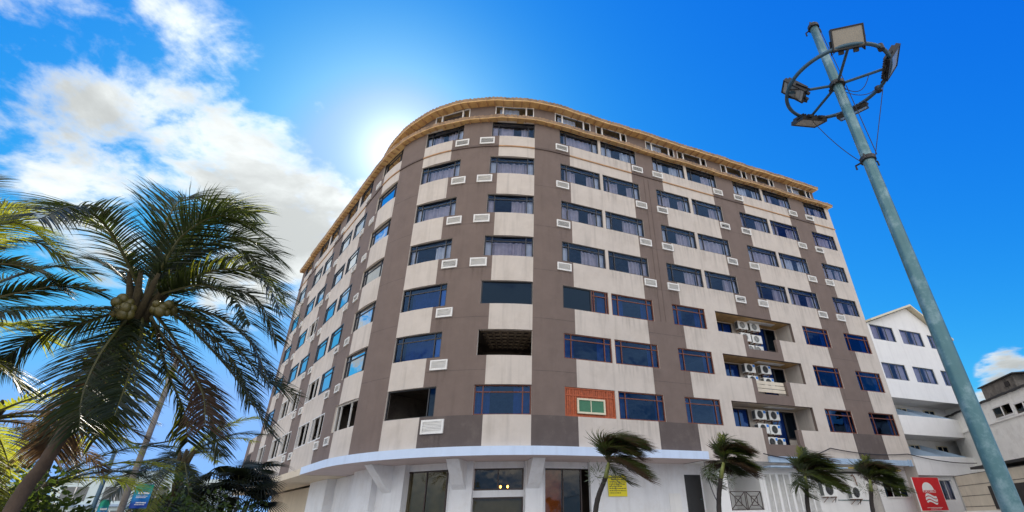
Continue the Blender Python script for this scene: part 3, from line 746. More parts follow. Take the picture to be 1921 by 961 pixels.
def railing(s0, s1, z0, z1, off):
    mb = MB(); sm = (s0 + s1) / 2; r = .022
    def bar(a, b): mb.tube([pt(a[0], off, a[1]), pt(b[0], off, b[1])], r, 6)
    bar((s0, z1), (s1, z1)); bar((s0, z0 + .05), (s1, z0 + .05))
    for s in (s0, sm - .05, sm + .05, s1): bar((s, z0), (s, z1))
    for a, b in ((s0, sm - .05), (sm + .05, s1)):
        bar((a, z0 + .05), (b, z1)); bar((a, z1), (b, z0 + .05)); q = .3 * (b - a); u = .25 * (z1 - z0)
        bar((a + q, z0 + u), (b - q, z0 + u)); bar((a + q, z1 - u), (b - q, z1 - u)); bar((a + q, z0 + u), (a + q, z1 - u)); bar((b - q, z0 + u), (b - q, z1 - u))
    return mb
hp(railing(14.72, 16.94, 1.87, 2.80, RO - .05), 'railing', M['aluf'])
mb = MB(); f = .06; n = 8; a, b = 17.34, 21.48
for k in range(n + 1):
    s = a + (b - a) * k / n; sbox(mb, s - (.09 if k % 2 == 0 else .05) + .0, s + (.09 if k % 2 == 0 else .05), RO - .1, RO + .03, 1.73, 3.79)
sbox(mb, a + .1, b - .1, RO - .09, RO + .02, 3.70, 3.79)
sh = hp(mb, 'louvre_shutter', M['white']); mb = MB()
for k in range(n):
    s0_, s1_ = a + (b - a) * k / n + .07, a + (b - a) * (k + 1) / n - .07
    for q in range(30):
        z = 1.74 + q * .0655; mb.hexa([pt(s0_, RO - .0, z), pt(s1_, RO - .0, z), pt(s1_, RO - .06, z + .05), pt(s0_, RO - .06, z + .05), pt(s0_, RO + .005, z + .012), pt(s1_, RO + .005, z + .012), pt(s1_, RO - .055, z + .062), pt(s0_, RO - .055, z + .062)])
k = mb.build('slats', M['grille']); k.parent = sh
# blue-grey awning band, pole and strip under it
mb = MB(); sbox(mb, 17.2, 29.75, .01, .16, 4.26, 4.58); sbox(mb, 29.3, 29.42, .165, .2, 4.22, 4.64); sbox(mb, 29.56, 29.68, .165, .2, 4.22, 4.64)
hp(mb, 'awning_band', M['bluegrey'])
mb = MB(); sbox(mb, 17.2, 23.5, -.5, .1, 4.02, 4.09); hp(mb, 'awning_sheet', M['bluegrey'])
mb = MB(); mb.tube([pt(21.8, -.35, 4.17), pt(29.0, -.35, 4.0)], .05, 8); hp(mb, 'yellow_pipe', M['yellowp'])
mb = MB(); sbox(mb, 21.6, 26.4, RO - .02, RO + .1, 3.82, 3.93); hp(mb, 'dark_beam', M['black'])
for a, b in ((27.55, 29.85),):
    mb = MB()
    for s in (a, a + .76, a + 1.53, b - .05): sbox(mb, s, s + .05, RO - .12, RO - .06, 2.46, 3.59)
    sbox(mb, a - .05, b + .05, RO - .1, RO + .06, 2.40, 2.47); w_ = hp(mb, 'window', M['whitef'])
    mb = MB(); mb.quad(pt(a, RO - .09, 2.46), pt(b, RO - .09, 2.46), pt(b, RO - .09, 3.59), pt(a, RO - .09, 3.59)); k = mb.build('pane', M['g_black']); k.parent = w_
mb = MB(); mb.tube([pt(23.0, RO + .03, 2.32), pt(25.7, RO + .03, 2.28), pt(25.9, RO + .03, 2.2), pt(26.3, RO + .03, 1.2), pt(26.3, RO + .03, .2)], .022, 6); hp(mb, 'conduit', M['galv'])

# ------------------------------------------------------------------ air conditioners (things hung on the hotel)
def make_ac(label, M4, w=.86, h=.58, d=.34, sticker=True, dark=True, group='air conditioner units hung on the hotel'):
    root = empty('air_conditioner', label, 'air conditioner', group=group); root.matrix_world = M4
    mb = MB(); mb.box(-w / 2, w / 2, -d / 2, d / 2, 0, h); mb.build('casing', M['acw'], root, bevel=.022)
    mb = MB(); c = Vector((.08 * w, d / 2 + .006, h * .5)); R = h * .39
    mb.disc(c, (0, 1, 0), R, 24)
    f = mb.build('fan', M['acd'] if dark else M['acb'], root)
    mb = MB()
    for q in (1.02, .74, .46, .2): 
        mb.tube([c + Vector((math.cos(a) * R * q, .014, math.sin(a) * R * q)) for a in [2 * math.pi * j / 20 for j in range(21)]], .006, 5, caps=False)
    for j in range(6):
        a = j * math.pi / 3; mb.tube([c + Vector((0, .012, 0)), c + Vector((math.cos(a) * R, .012, math.sin(a) * R))], .005, 5)
    mb.build('guard', M['acb'] if dark else M['acw'], f)
    mb = MB(); mb.box(w / 2 + .001, w / 2 + .004, -d / 2 + .04, d / 2 - .04, .06, h - .06); mb.build('coil', M['acb'], root); mb = MB(); mb.box(-w / 2 - .004, -w / 2 - .001, -d / 2 + .04, d / 2 - .04, .06, h - .06); mb.build('coil', M['acb'], root)
    mb = MB()
    for x in (-w * .3, w * .3):
        mb = MB(); mb.box(x - .02, x + .02, -d / 2 - .12, d / 2 + .02, -.045, -.005); mb.tube([(x, d / 2, -.04), (x, -d / 2 - .1, -.32)], .015, 5); mb.build('bracket', M['rust'], root)
    mb = MB(); q = [Vector((-w * .5, -d * .2, h * .25)), Vector((-w * .58, -d * .2, h * .2)), Vector((-w * .6, -d * .6, -.15)), Vector((-w * .45, -d / 2 - .1, -.5))]; mb.tube(spline(q, 10), .022, 6); mb.build('pipe', M['rubber'], root)
    if sticker:
        mb = MB(); mb.box(-w / 2 + .03, -w / 2 + .2, d / 2 + .002, d / 2 + .006, h - .2, h - .04); mb.build('label_sticker', M['blue'], root)
    return root
ZP = lambda x, y: (1340 + x / 3.43, 580 + y / 3.43)
AC_POS = {
 2: [((145, 70), 'upper left unit'), ((222, 84), 'upper right unit'), ((165, 146), 'middle left unit'), ((237, 161), 'middle right unit'), ((202, 224), 'half hidden bottom left unit'), ((250, 231), 'half hidden bottom right unit')],
 1: [((190, 345), 'upper left unit'), ((293, 356), 'upper right unit'), ((212, 422), 'lower left unit'), ((315, 437), 'lower right unit')],
 0: [((257, 643), 'upper left unit'), ((345, 650), 'upper right unit'), ((277, 732), 'middle left unit'), ((352, 740), 'middle right unit'), ((335, 820), 'half hidden bottom left unit'), ((385, 826), 'lower right unit')]}
nm = {2: 'highest recessed balcony', 1: 'middle recessed balcony', 0: 'lowest recessed balcony'}
for r, lst in AC_POS.items():
    cnt = {2: 'six', 1: 'four', 0: 'six'}[r]
    for k, ((x, y), lab) in enumerate(lst):
        s, z = onfac(*ZP(x, y), -.85); T = frame_out(s + .47, -1.03, z - .60)
        desc = 'plain white' if r == 2 else 'blue stickered'
        make_ac(f'{desc} air conditioner, {lab} in the {nm[r]}', T, sticker=r < 2, dark=r < 2)
for (x, y), lab, w in (((1542, 905), 'larger white wall air conditioner beside the white louvred shutters', 1.15), ((1594, 910), 'smaller white wall air conditioner under a curved black pipe', .95)):
    s, z = onfac(x, y, RO + .35); make_ac(lab, frame_out(s + w * .45, RO + .22, z - .78), w=w, h=.8 if w > 1 else .72, sticker=False, group='air conditioner units hung on the hotel')
s, z = onfac(1598, 893, RO + .05)
mb = MB(); mb.tube([pt(s - .1, RO + .06, z), pt(s, RO + .1, z + .06), pt(s + .12, RO + .1, z - .1), pt(s + .2, RO + .1, z - .7)], .035, 6); hp(mb, 'vent_pipe', M['rust'])

# ------------------------------------------------------------------ signs
def sign_root(s, off, z, name, label, cat):
    o = empty(name, label, cat); o.matrix_world = frame_in(s, off, z); return o
sg = sign_root(30.55, .10, 1.62, 'hanging_sign', 'red banner sign with white dome and wave emblem reading PORTOBELO beside the balconied building', 'sign')
mb = MB(); W_, H_ = 2.72, 1.95; mb.box(-W_ / 2, W_ / 2, -.02, .02, 0, H_); mb.build('panel', M['red'], sg)
mb = MB()
for bx in ((-W_ / 2 - .03, -W_ / 2, 0, H_), (W_ / 2, W_ / 2 + .03, 0, H_), (-W_ / 2 - .03, W_ / 2 + .03, -.03, 0)): mb.box(bx[0], bx[1], -.03, .03, bx[2], bx[3])
mb.build('edge_trim', M['signw'], sg)
# local x runs along the front with +x to the photo's right
mb = MB(); c = (-.06, 1.20); y = -.024
for k in range(24):
    a0, a1 = math.pi * k / 24, math.pi * (k + 1) / 24
    mb.tri((c[0], y, c[1]), (c[0] + .58 * math.cos(a1), y, c[1] + .46 * math.sin(a1)), (c[0] + .58 * math.cos(a0), y, c[1] + .46 * math.sin(a0)))
mb.build('dome_emblem', M['signw'], sg)
mb = MB(); cx_, cz_, R1 = -.02, .66, .60
def wave(z, th):
    N = 22; pr_ = None
    for k in range(N + 1):
        x = -R1 + 2 * R1 * k / N; lim = .42 * math.sqrt(max(0, 1 - (x / R1) ** 2)) + .02
        zc_ = z + .09 * math.sin(-x * 4.6 + .4); lo = max(-lim, min(lim, zc_ - th / 2)); hi = max(-lim, min(lim, zc_ + th / 2))
        if pr_: mb.quad((cx_ + pr_[0], y, cz_ + pr_[1]), (cx_ + x, y, cz_ + lo), (cx_ + x, y, cz_ + hi), (cx_ + pr_[0], y, cz_ + pr_[2]))
        pr_ = (x, lo, hi)
wave(.19, .13); wave(0.0, .14); wave(-.19, .11); mb.build('wave_emblem', M['signw'], sg)
def text_on(root, txt, size, x, z, m, y=-.024, name='lettering'):
    Rm = Matrix(((1, 0, 0, x), (0, 0, -1, y), (0, 1, 0, z), (0, 0, 0, 1)))
    return text_mesh(txt, size, M[m], root, Rm, name, .002)
text_on(sg, 'PORTOBELO', .235, 0, 1.115, 'signw')
mb = MB(); rng = random.Random(4)
for z, x0, x1 in ((.155, -.75, .85), (.075, -.45, .6)):
    x = x0
    while x < x1:
        l = rng.uniform(.03, .09); mb.box(x, x + l, -.025, -.021, z, z + .028); x += l + .02
mb.build('small_print', M['signw'], sg)
s, z = onfac(1158, 907, GO + .06)
yb = sign_root(s, GO + .05, z - .62, 'notice_board', 'yellow printed notice board on the white ground floor wall behind a small palm', 'notice board')
mb = MB(); mb.box(-.56, .56, -.015, .015, 0, 1.0); mb.build('panel', M['yellow'], yb)
mb = MB()
for k in range(8):
    z = .90 - k * .105; x = -.5 + (.14 if k < 2 else 0)
    while x < (.36 if k < 2 else .48) - (.3 if k in (4, 7) else 0):
        l = rng.uniform(.03, .13); mb.box(x, min(x + l, .5), -.018, -.0155, z - .02, z + (.03 if k < 2 else .015)); x += l + .025
mb.build('printed_lines', M['ink'], yb)

# ------------------------------------------------------------------ white neighbouring building with balconies
nb = empty('guesthouse_building', 'white five storey gabled building with solid balconies joined to the hotel\'s right end', 'building', tuple(pt(34.5, -4, 0)))
def np_(mb, name, mats, **kw):
    o = mb.build(name, mats, **kw); o.parent = nb; o.matrix_parent_inverse = Matrix.Translation(-Vector(nb.location)); return o
NA, NB_ = 30.16, 39.3
mb = MB()
nwin = [(30.42, 33.12, 13.26, 14.45), (33.9, 36.6, 13.26, 14.45), (37.38, 38.7, 13.26, 14.40), (30.3, 33.0, 10.22, 11.43), (33.86, 36.42, 10.22, 11.43), (37.3, 38.7, 10.22, 11.43)]
ss_ = sorted({NA, NB_} | {x for w in nwin for x in w[:2]}); zs_ = sorted({8.85, 14.5} | {x for w in nwin for x in w[2:]})
for a, b in zip(ss_[:-1], ss_[1:]):
    for z0, z1 in zip(zs_[:-1], zs_[1:]):
        if any(w[0] < (a + b) / 2 < w[1] and w[2] < (z0 + z1) / 2 < w[3] for w in nwin): continue
        mb.quad(pt(a, 0, z0), pt(b, 0, z0), pt(b, 0, z1), pt(a, 0, z1))
for a, b, z0, z1 in nwin:
    for q in ((pt(a, 0, z1), pt(b, 0, z1), pt(b, -.12, z1), pt(a, -.12, z1)), (pt(a, -.12, z0), pt(b, -.12, z0), pt(b, 0, z0), pt(a, 0, z0)),
              (pt(a, 0, z0), pt(a, 0, z1), pt(a, -.12, z1), pt(a, -.12, z0)), (pt(b, -.12, z0), pt(b, -.12, z1), pt(b, 0, z1), pt(b, 0, z0))): mb.quad(*q)
APX = 35.9
mb.tri(pt(NA, 0, 14.5), pt(NB_, 0, 14.5), pt(APX, 0, 16.55)); 
mb.quad(pt(NB_, 0, 0), pt(NB_, -9, 0), pt(NB_, -9, 14.5), pt(NB_, 0, 14.5)); mb.quad(pt(NA, -9, 0), pt(NB_, -9, 0), pt(NB_, -9, 16), pt(NA, -9, 16))
mb.quad(pt(NA, -.02, 8.85), pt(NB_, -.02, 8.85), pt(NB_, -1.9, 8.85), pt(NA, -1.9, 8.85))
for zf in (6.34, 3.74):                                   # balcony decks
    sbox(mb, NA, 38.0, -1.9, -.13, zf - .02, zf + .14)
mb.quad(pt(NA, -1.9, 3.7), pt(NB_, -1.9, 3.7), pt(NB_, -1.9, 8.9), pt(NA, -1.9, 8.9))
for a, b, z0, z1 in ((NA, 31.9, 0, 3.72), (31.9, 33.9, 0, 2.2), (31.9, 33.9, 3.46, 3.72), (33.9, 34.3, 0, 3.72), (34.6, 34.9, 0, 3.72), (34.9, 38.0, 3.45, 3.72)): sbox(mb, a, b, -.45, -.25, z0, z1)
np_(mb, 'wall', M['white'])
for z0, z1 in ((6.32, 7.62), (3.72, 4.95)):
    mb = MB(); sbox(mb, NA + .02, 38.02, -.12, .02, z0, z1); sbox(mb, 37.9, 38.02, -1.85, -.121, z0, z1); np_(mb, 'balcony_parapet', M['white'])
    mb = MB(); mb.hexa([pt(32.0, -1.85, z1 - .2), pt(32.06, -1.85, z1 - .2), pt(33.6, -.15, z1 - .2), pt(33.54, -.15, z1 - .2), pt(32.0, -1.85, z1 + 1.1), pt(32.06, -1.85, z1 + 1.1), pt(33.6, -.15, z1 + .05), pt(33.54, -.15, z1 + .05)])
    np_(mb, 'balcony_divider', M['bluegrey'])
    mb = MB(); mb.hexa([pt(34.4, -1.85, z1 - .2), pt(34.46, -1.85, z1 - .2), pt(36.6, -.15, z1 - .2), pt(36.54, -.15, z1 - .2), pt(34.4, -1.85, z1 + 1.0), pt(34.46, -1.85, z1 + 1.0), pt(36.6, -.15, z1 + .05), pt(36.54, -.15, z1 + .05)])
    np_(mb, 'balcony_divider', M['bluegrey'])
    for a, b in ((31.0, 31.9), (33.2, 34.3), (36.4, 37.7)):
        mb = MB(); z2 = z0 + .15
        for bx in ((a, a + .06, z2, z1 + .95), (b - .06, b, z2, z1 + .95), (a, b, z1 + .95, z1 + 1.02), ((a + b) / 2 - .03, (a + b) / 2 + .03, z2, z1 + .95)): sbox(mb, bx[0], bx[1], -1.89, -1.80, bx[2], bx[3])
        d = np_(mb, 'balcony_door', M['creamf']); mb = MB(); mb.quad(pt(a + .05, -1.84, z2), pt(b - .05, -1.84, z2), pt(b - .05, -1.84, z1 + .95), pt(a + .05, -1.84, z1 + .95)); k = mb.build('pane', M['g_black']); k.parent = d
for a, b, z0, z1 in nwin + [(31.9, 33.9, 2.2, 3.46)]:
    o_ = -.08 if z0 > 5 else -.35
    mb = MB(); f = .05
    for bx in ((a, b, z0, z0 + f), (a, b, z1 - f, z1), (a, a + f, z0 + f, z1 - f), (b - f, b, z0 + f, z1 - f), (a + (b - a) / 3 - .025, a + (b - a) / 3 + .025, z0 + f, z1 - f), (a + 2 * (b - a) / 3 - .025, a + 2 * (b - a) / 3 + .025, z0 + f, z1 - f)):
        sbox(mb, bx[0] + .003, bx[1] - .003, o_ - .03, o_ + .03, bx[2] + .003, bx[3] - .003)
    w_ = np_(mb, 'window', M['whitef'] if z0 < 5 else M['acb']); mb = MB(); mb.quad(pt(a + f, o_, z0 + f), pt(b - f, o_, z0 + f), pt(b - f, o_, z1 - f), pt(a + f, o_, z1 - f)); k = mb.build('pane', M['g_front']); k.parent = w_
    mb = MB(); rng = random.Random(int(a * 10)); n = 40
    for j in range(n):
        x0 = a + (b - a) * j / n; x1 = a + (b - a) * (j + 1) / n
        if .36 < (j / n) < .62: continue
        mb.quad(pt(x0, o_ - .15 + .03 * (j % 2), z0), pt(x1, o_ - .15 + .03 * ((j + 1) % 2), z0), pt(x1, o_ - .15 + .03 * ((j + 1) % 2), z1), pt(x0, o_ - .15 + .03 * (j % 2), z1))
    k = mb.build('curtain', M['cur1'], smooth=False); k.parent = w_
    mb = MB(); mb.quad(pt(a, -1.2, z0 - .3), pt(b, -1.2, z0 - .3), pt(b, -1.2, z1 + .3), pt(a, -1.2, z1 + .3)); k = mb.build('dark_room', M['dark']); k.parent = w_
mb = MB()
for s_a, z_a, s_b, z_b in ((NA + .02, 14.72, APX, 16.75), (APX, 16.75, 40.1, 14.25)):
    n = 1
    mb.hexa([pt(s_a, .45, z_a - .16), pt(s_b, .45, z_b - .16), pt(s_b, -9.2, z_b - .16), pt(s_a, -9.2, z_a - .16), pt(s_a, .45, z_a), pt(s_b, .45, z_b), pt(s_b, -9.2, z_b), pt(s_a, -9.2, z_a)])
np_(mb, 'roof', M['creamf'])
mb = MB(); mb.tube([pt(40.0, .3, 14.2), pt(40.05, .3, 13.8), pt(39.5, .1, 13.6)], .04, 6); np_(mb, 'gutter_pipe', M['galv'])
mb = MB(); mb.tube([pt(37.3, -.2, 3.5), pt(37.3, -.2, .1)], .05, 6); sbox(mb, 36.9, 37.15, -.5, -.2, 0, 3.72); sbox(mb, 37.7, 38.0, -.5, -.2, 0, 3.72); np_(mb, 'corner_post', M['white'])
mb = MB(); sbox(mb, 34.9, 36.9, -.42, -.34, .0, 2.2); np_(mb, 'wall_panel', M['white'])
mb = MB(); sbox(mb, 34.92, 36.88, -.40, -.36, 2.2, 3.45); np_(mb, 'dark_opening', M['g_black'])
# dark sloping rooftop shed wall seen between hotel and gable is part of the roof

# ------------------------------------------------------------------ weathered building far right
def rot_box(mb, o, d, L, dep, z0, z1, mi=0, a=0.0, e=0.0):
    """box: origin o, running L along unit d (from a), dep to the back"""
    n = Vector((-d.y, d.x, 0)); p0 = o + d * a
    c = [p0 + n * e, p0 + d * L + n * e, p0 + d * L + n * (e + dep), p0 + n * (e + dep)]
    mb.hexa([(q.x, q.y, z0) for q in c] + [(q.x, q.y, z1) for q in c], mi)
ov = at(1812, 740, 46.0); ov.z = 0
far_r = at(1921, 715, 40.0); dv = Vector((far_r.x - ov.x, far_r.y - ov.y, 0)).normalized()
wz = at(1812, 744, 46.0).z; wz0 = at(1880, 872, 43.0).z
wb = empty('weathered_building', 'old weathered building with peeling whitewash and dark rooftop hut behind the lamp post', 'building', tuple(ov))
def wp(mb, name, mats, parent=None, **kw):
    o = mb.build(name, mats, **kw)
    if parent is None: o.parent = wb; o.matrix_parent_inverse = Matrix.Translation(-Vector(wb.location))
    else: o.parent = parent
    return o
def on_wall(px, py):
    r = ray(px, py); n = Vector((-dv.y, dv.x)); k = (n.x * ov.x + n.y * ov.y) / (n.x * r.x + n.y * r.y); p = r * k
    return (p.x - ov.x) * dv.x + (p.y - ov.y) * dv.y, p.z + CAMZ
ta, za = on_wall(1815, 757); tb, zb_ = on_wall(1921, 738); 
mb = MB(); rot_box(mb, ov, dv, 16, 7, 0, (za + zb_) / 2, 0, -4.0); wp(mb, 'wall', M['grime'])
ztop = (za + zb_) / 2
mb = MB()
for k in range(34):
    t0 = -4.3 + k * .5; rot_box(mb, ov, dv, .5, 7.6, ztop - .02 + .05 * mnoise.noise(Vector((k * .8, 0, 0))), ztop + .08 + .08 * mnoise.noise(Vector((k * .8, 3, 0))), 0, t0, -.15)
wp(mb, 'roof', M['black'])
q0, _ = on_wall(1822, 730); q1, zz1 = on_wall(1885, 720)
zt = on_wall(1865, 717)[1]
mb = MB(); rot_box(mb, ov, dv, q1 - q0, 3.2, ztop + .1, zt + .2, 0, q0, .6); h = wp(mb, 'rooftop_hut', M['grimed'])
mb = MB(); rot_box(mb, ov, dv, q1 - q0 + .5, 3.8, zt + .2, zt + .27, 0, q0 - .15, .45); wp(mb, 'hut_roof', M['black'], h)
mb = MB(); rot_box(mb, ov, dv, .5, .06, zt - .35, zt - .05, 0, q0 + (q1 - q0) * .72, .56); wp(mb, 'vent_opening', M['dark'], h)
for (x0, y0, x1, y1) in ((1862, 766, 1899, 788), (1903, 758, 1940, 781)):
    a, z1 = on_wall(x0, y0 + 2); b, _ = on_wall(x1, y0 - 2); z0 = on_wall(x0, y1)[1]
    mb = MB(); rot_box(mb, ov, dv, b - a, .05, z0 - .1, z0, 0, a, -.06); rot_box(mb, ov, dv, b - a, .05, z1, z1 + .1, 0, a, -.06)
    for t in (a - .05, (a + b) / 2 - .05, b - .05): rot_box(mb, ov, dv, .1, .05, z0, z1, 0, t, -.06)
    w_ = wp(mb, 'window', M['white']); mb = MB(); rot_box(mb, ov, dv, b - a - .1, .02, z0, z1, 0, a + .05, -.03); wp(mb, 'pane', M['g_shop'], w_); mb = MB(); rot_box(mb, ov, dv, b - a - .1, .006, z0, z1, 0, a + .05, -.008); wp(mb, 'backing', M['dark'], w_)
zl = on_wall(1850, 800)[1]; zl2 = on_wall(1850, 818)[1]
mb = MB(); rot_box(mb, ov, dv, 16, .12, zl, zl + .1, 0, -4, -.1); wp(mb, 'string_course', M['grime'])
# low shop and block wall in front of it
sh_o = at(1815, 960, 40.0); sh_o.z = 0
zs_top = at(1885, 872, 37.0).z
shop = empty('shop_building', 'low shop with dark flat roof edge and sand coloured block wall at the right edge', 'building', tuple(sh_o))
def sp_(mb, name, mats):
    o = mb.build(name, mats); o.parent = shop; o.matrix_parent_inverse = Matrix.Translation(-Vector(shop.location)); return o
mb = MB(); rot_box(mb, sh_o, dv, 9, 5, 0, zs_top - .3, 0, 0); sp_(mb, 'wall', M['blockwall'])
mb = MB(); rot_box(mb, sh_o, dv, 9, 5.6, zs_top - .12, zs_top, 0, 2.8, -.25); sp_(mb, 'roof', M['black'])
mb = MB(); rot_box(mb, sh_o, dv, 6, .1, zs_top - 2.1, zs_top - 1.0, 0, 3.6, -.12); sp_(mb, 'dark_opening', M['dark'])
mb = MB(); rot_box(mb, sh_o, dv, 9, .16, zs_top - 2.35, zs_top - 2.15, 0, 0, -.17); sp_(mb, 'ledge', M['grime'])
mb = MB()
for k in range(5): rot_box(mb, sh_o, dv, 9, .01, 1.2 + k * .55, 1.235 + k * .55, 0, 0, -.012)
sp_(mb, 'course_joints', M['grimed'])

# ------------------------------------------------------------------ far building at the left
fb_o = at(160, 945, 70.0); fb_o.z = 0; fd = Vector((.93, .36, 0)).normalized()
fb = empty('apartment_building', 'distant pale sea green apartment block behind the two street banners', 'building', tuple(fb_o))
def fp(mb, name, mats, parent=None):
    o = mb.build(name, mats)
    if parent is None: o.parent = fb; o.matrix_parent_inverse = Matrix.Translation(-Vector(fb.location))
    else: o.parent = parent
    return o
fz = at(200, 902, 72).z
mb = MB(); rot_box(mb, fb_o, fd, 14, 9, 0, fz, 0, -3); fp(mb, 'wall', M['farw'])
mb = MB(); rot_box(mb, fb_o, fd, 4, 5, fz, fz + .9, 0, 1.5, 1.5); fp(mb, 'stair_head', M['farw'])
for lv in range(3):
    z1 = fz - .7 - lv * 2.1
    mb = MB(); rot_box(mb, fb_o, fd, 14.2, .4, z1 - 1.75, z1 - 1.55, 0, -3.1, -.4); fp(mb, 'balcony_ledge', M['bluegrey'])
    for k in range(4):
        mb = MB(); rot_box(mb, fb_o, fd, 2.0, .03, z1 - 1.25, z1, 0, -2.2 + k * 3.3, -.03); w_ = fp(mb, 'window', M['acb'])
        mb = MB(); rot_box(mb, fb_o, fd, .1, .03, z1 - 1.25, z1, 0, -1.2 + k * 3.3, -.065); fp(mb, 'mullion', M['whitef'], w_)

# ------------------------------------------------------------------ lamp post with ring of floodlights
LB = Vector((4.36, 5.475, 0)); PTOP = 9.06; RZ = 7.60; RAD = .745
lamp = empty('lamp_post', 'tall galvanised lamp post with a ring of five floodlights in front of the hotel', 'lamp post', tuple(LB))
def lp(mb, name, m, parent=None, **kw):
    o = mb.build(name, m, **kw); o.parent = parent or lamp; return o
mb = MB(); zs = [0, 1, 2.5, 4, 5.5, 6.05, 6.08, 7.2, 7.6, 8.4, PTOP]
mb.tube([(0, 0, z) for z in zs], [.102 - .038 * z / PTOP for z in zs], 20); lp(mb, 'pole', M['galv'], smooth=True)
mb = MB(); mb.box(-.2, .2, -.2, .2, 0.14, .165); mb.tube([(0, 0, .16), (0, 0, .3)], .14, 16); lp(mb, 'base_plate', M['galv'])
def collar(z, r, name='collar', arm=.1):
    mb = MB(); mb.tube([(0, 0, z), (0, 0, z + .06)], r, 16)
    for a in (0.3, 2.2, 3.9):
        mb.tube([(math.cos(a) * r * .8, math.sin(a) * r * .8, z + .03), (math.cos(a) * (r + arm * .7), math.sin(a) * (r + arm * .7), z + .03), (math.cos(a) * (r + arm * .7), math.sin(a) * (r + arm * .7), z - .04)], .014, 6)
    lp(mb, name, M['black'])
collar(6.03, .105); collar(PTOP - .1, .09, arm=.07); collar(RZ - .05, .115, arm=.02)
mb = MB(); mb.tube([(math.cos(2 * math.pi * k / 64) * RAD, math.sin(2 * math.pi * k / 64) * RAD, RZ) for k in range(65)], .030, 8, caps=False); lp(mb, 'ring', M['steelb'], smooth=True)
AZ = [-103, -25, 47, 99, 167]
for a in AZ + [-64]:
    a_ = R_(a)
    if a == -64: continue
    mb = MB(); mb.tube([(math.cos(a_) * .07, math.sin(a_) * .07, RZ - .02), (math.cos(a_) * (RAD - .01), math.sin(a_) * (RAD - .01), RZ)], .022, 8); lp(mb, 'spoke', M['steelb'])
tilt = {-103: 28, -25: 40, 47: 62, 99: 66, 167: 38}; 
for a in AZ:
    a_ = R_(a); out = Vector((math.cos(a_), math.sin(a_), 0)); tl = R_(tilt[a]); nrm = (out * math.cos(tl) - Vector((0, 0, 1)) * math.sin(tl)).normalized()
    x = Vector((-out.y, out.x, 0)); y = nrm.cross(x).normalized()
    if y.z < 0: y = -y
    c = out * (RAD + .05) + Vector((0, 0, RZ + {-103: .10, -25: .06, 167: 0}.get(a, -.06)))
    if a == 167: c = out * (RAD - .10) + Vector((0, 0, RZ + .02))
    T = Matrix(((x.x, y.x, nrm.x, c.x), (x.y, y.y, nrm.y, c.y), (x.z, y.z, nrm.z, c.z), (0, 0, 0, 1)))
    W, H = (.225, .165) if a != 167 else (.135, .205)
    mb = MB(); mb.box(-W, W, -H, H, -.05, 0, 0, T)
    for k in range(9): mb.box(-W * .9 + k * W * .22, -W * .9 + k * W * .22 + .012, -H * .85, H * .85, -.095, -.05, 0, T)
    for bx in ((-W, W, H - .02, H), (-W, W, -H, -H + .02), (-W, -W + .02, -H + .02, H - .02), (W - .02, W, -H + .02, H - .02)): mb.box(bx[0], bx[1], bx[2], bx[3], .001, .018, 0, T)
    fl = lp(mb, 'floodlight', M['black'])
    mb = MB(); mb.box(-W + .021, W - .021, -H + .021, H - .021, .002, .008, 0, T)
    lp(mb, 'lens', M['lampled'] if a in (167, -25) else M['lampface'], fl)
    if a == 167:
        mb = MB()
        for k in range(4): mb.box(-W + .03, W - .03, -H + .075 + k * .082, -H + .080 + k * .082, .0085, .011, 0, T)
        lp(mb, 'panel_lines', M['acb'], fl)
    mb = MB(); rr = out * RAD + Vector((0, 0, RZ))
    for sx in (-W - .012, W + .012):
        mb.tube([T @ Vector((sx, 0, -.03)), T @ Vector((sx * .95, -H - .03, -.06)), rr + x * sx * .5], .014, 6)
    mb.box(-W * .6, -W * .3, -H - .05, -H + .02, -.06, -.02, 0, T); mb.box(W * .3, W * .6, -H - .05, -H + .02, -.06, -.02, 0, T)
    lp(mb, 'bracket', M['black'], fl)
# two spare clamps on the ring
mb = MB()
for a in (-64, 10):
    a_ = R_(a); c = Vector((math.cos(a_) * RAD, math.sin(a_) * RAD, RZ)); mb.tube([c + Vector((0, 0, -.05)), c + Vector((0, 0, .05))], .045, 8)
lp(mb, 'ring_clamp', M['black'])
def sag(a, b, d, n=14): 
    a, b = Vector(a), Vector(b); return [a.lerp(b, k / n) + Vector((0, 0, -d * 4 * (k / n) * (1 - k / n))) for k in range(n + 1)]
def rp(az, r=RAD, z=RZ): return Vector((math.cos(R_(az)) * r, math.sin(R_(az)) * r, z))
for a, b, d in ((rp(99), Vector((-.10, .03, 6.06)), .10), (rp(0, RAD, RZ), Vector((.13, .06, 6.06)), .0), (rp(-25, .45), Vector((.1, 0, RZ - .1)), .2), (rp(10, .7), Vector((.1, .02, RZ - .16)), .1), (Vector((.07, -.03, PTOP - .1)), Vector((.1, -.05, RZ)), .02), (Vector((.09, -.06, RZ - .1)), Vector((.11, -.06, 6.1)), -.02)):
    mb = MB(); mb.tube(sag(a, b, d), .006, 5); lp(mb, 'wire', M['rubber'])

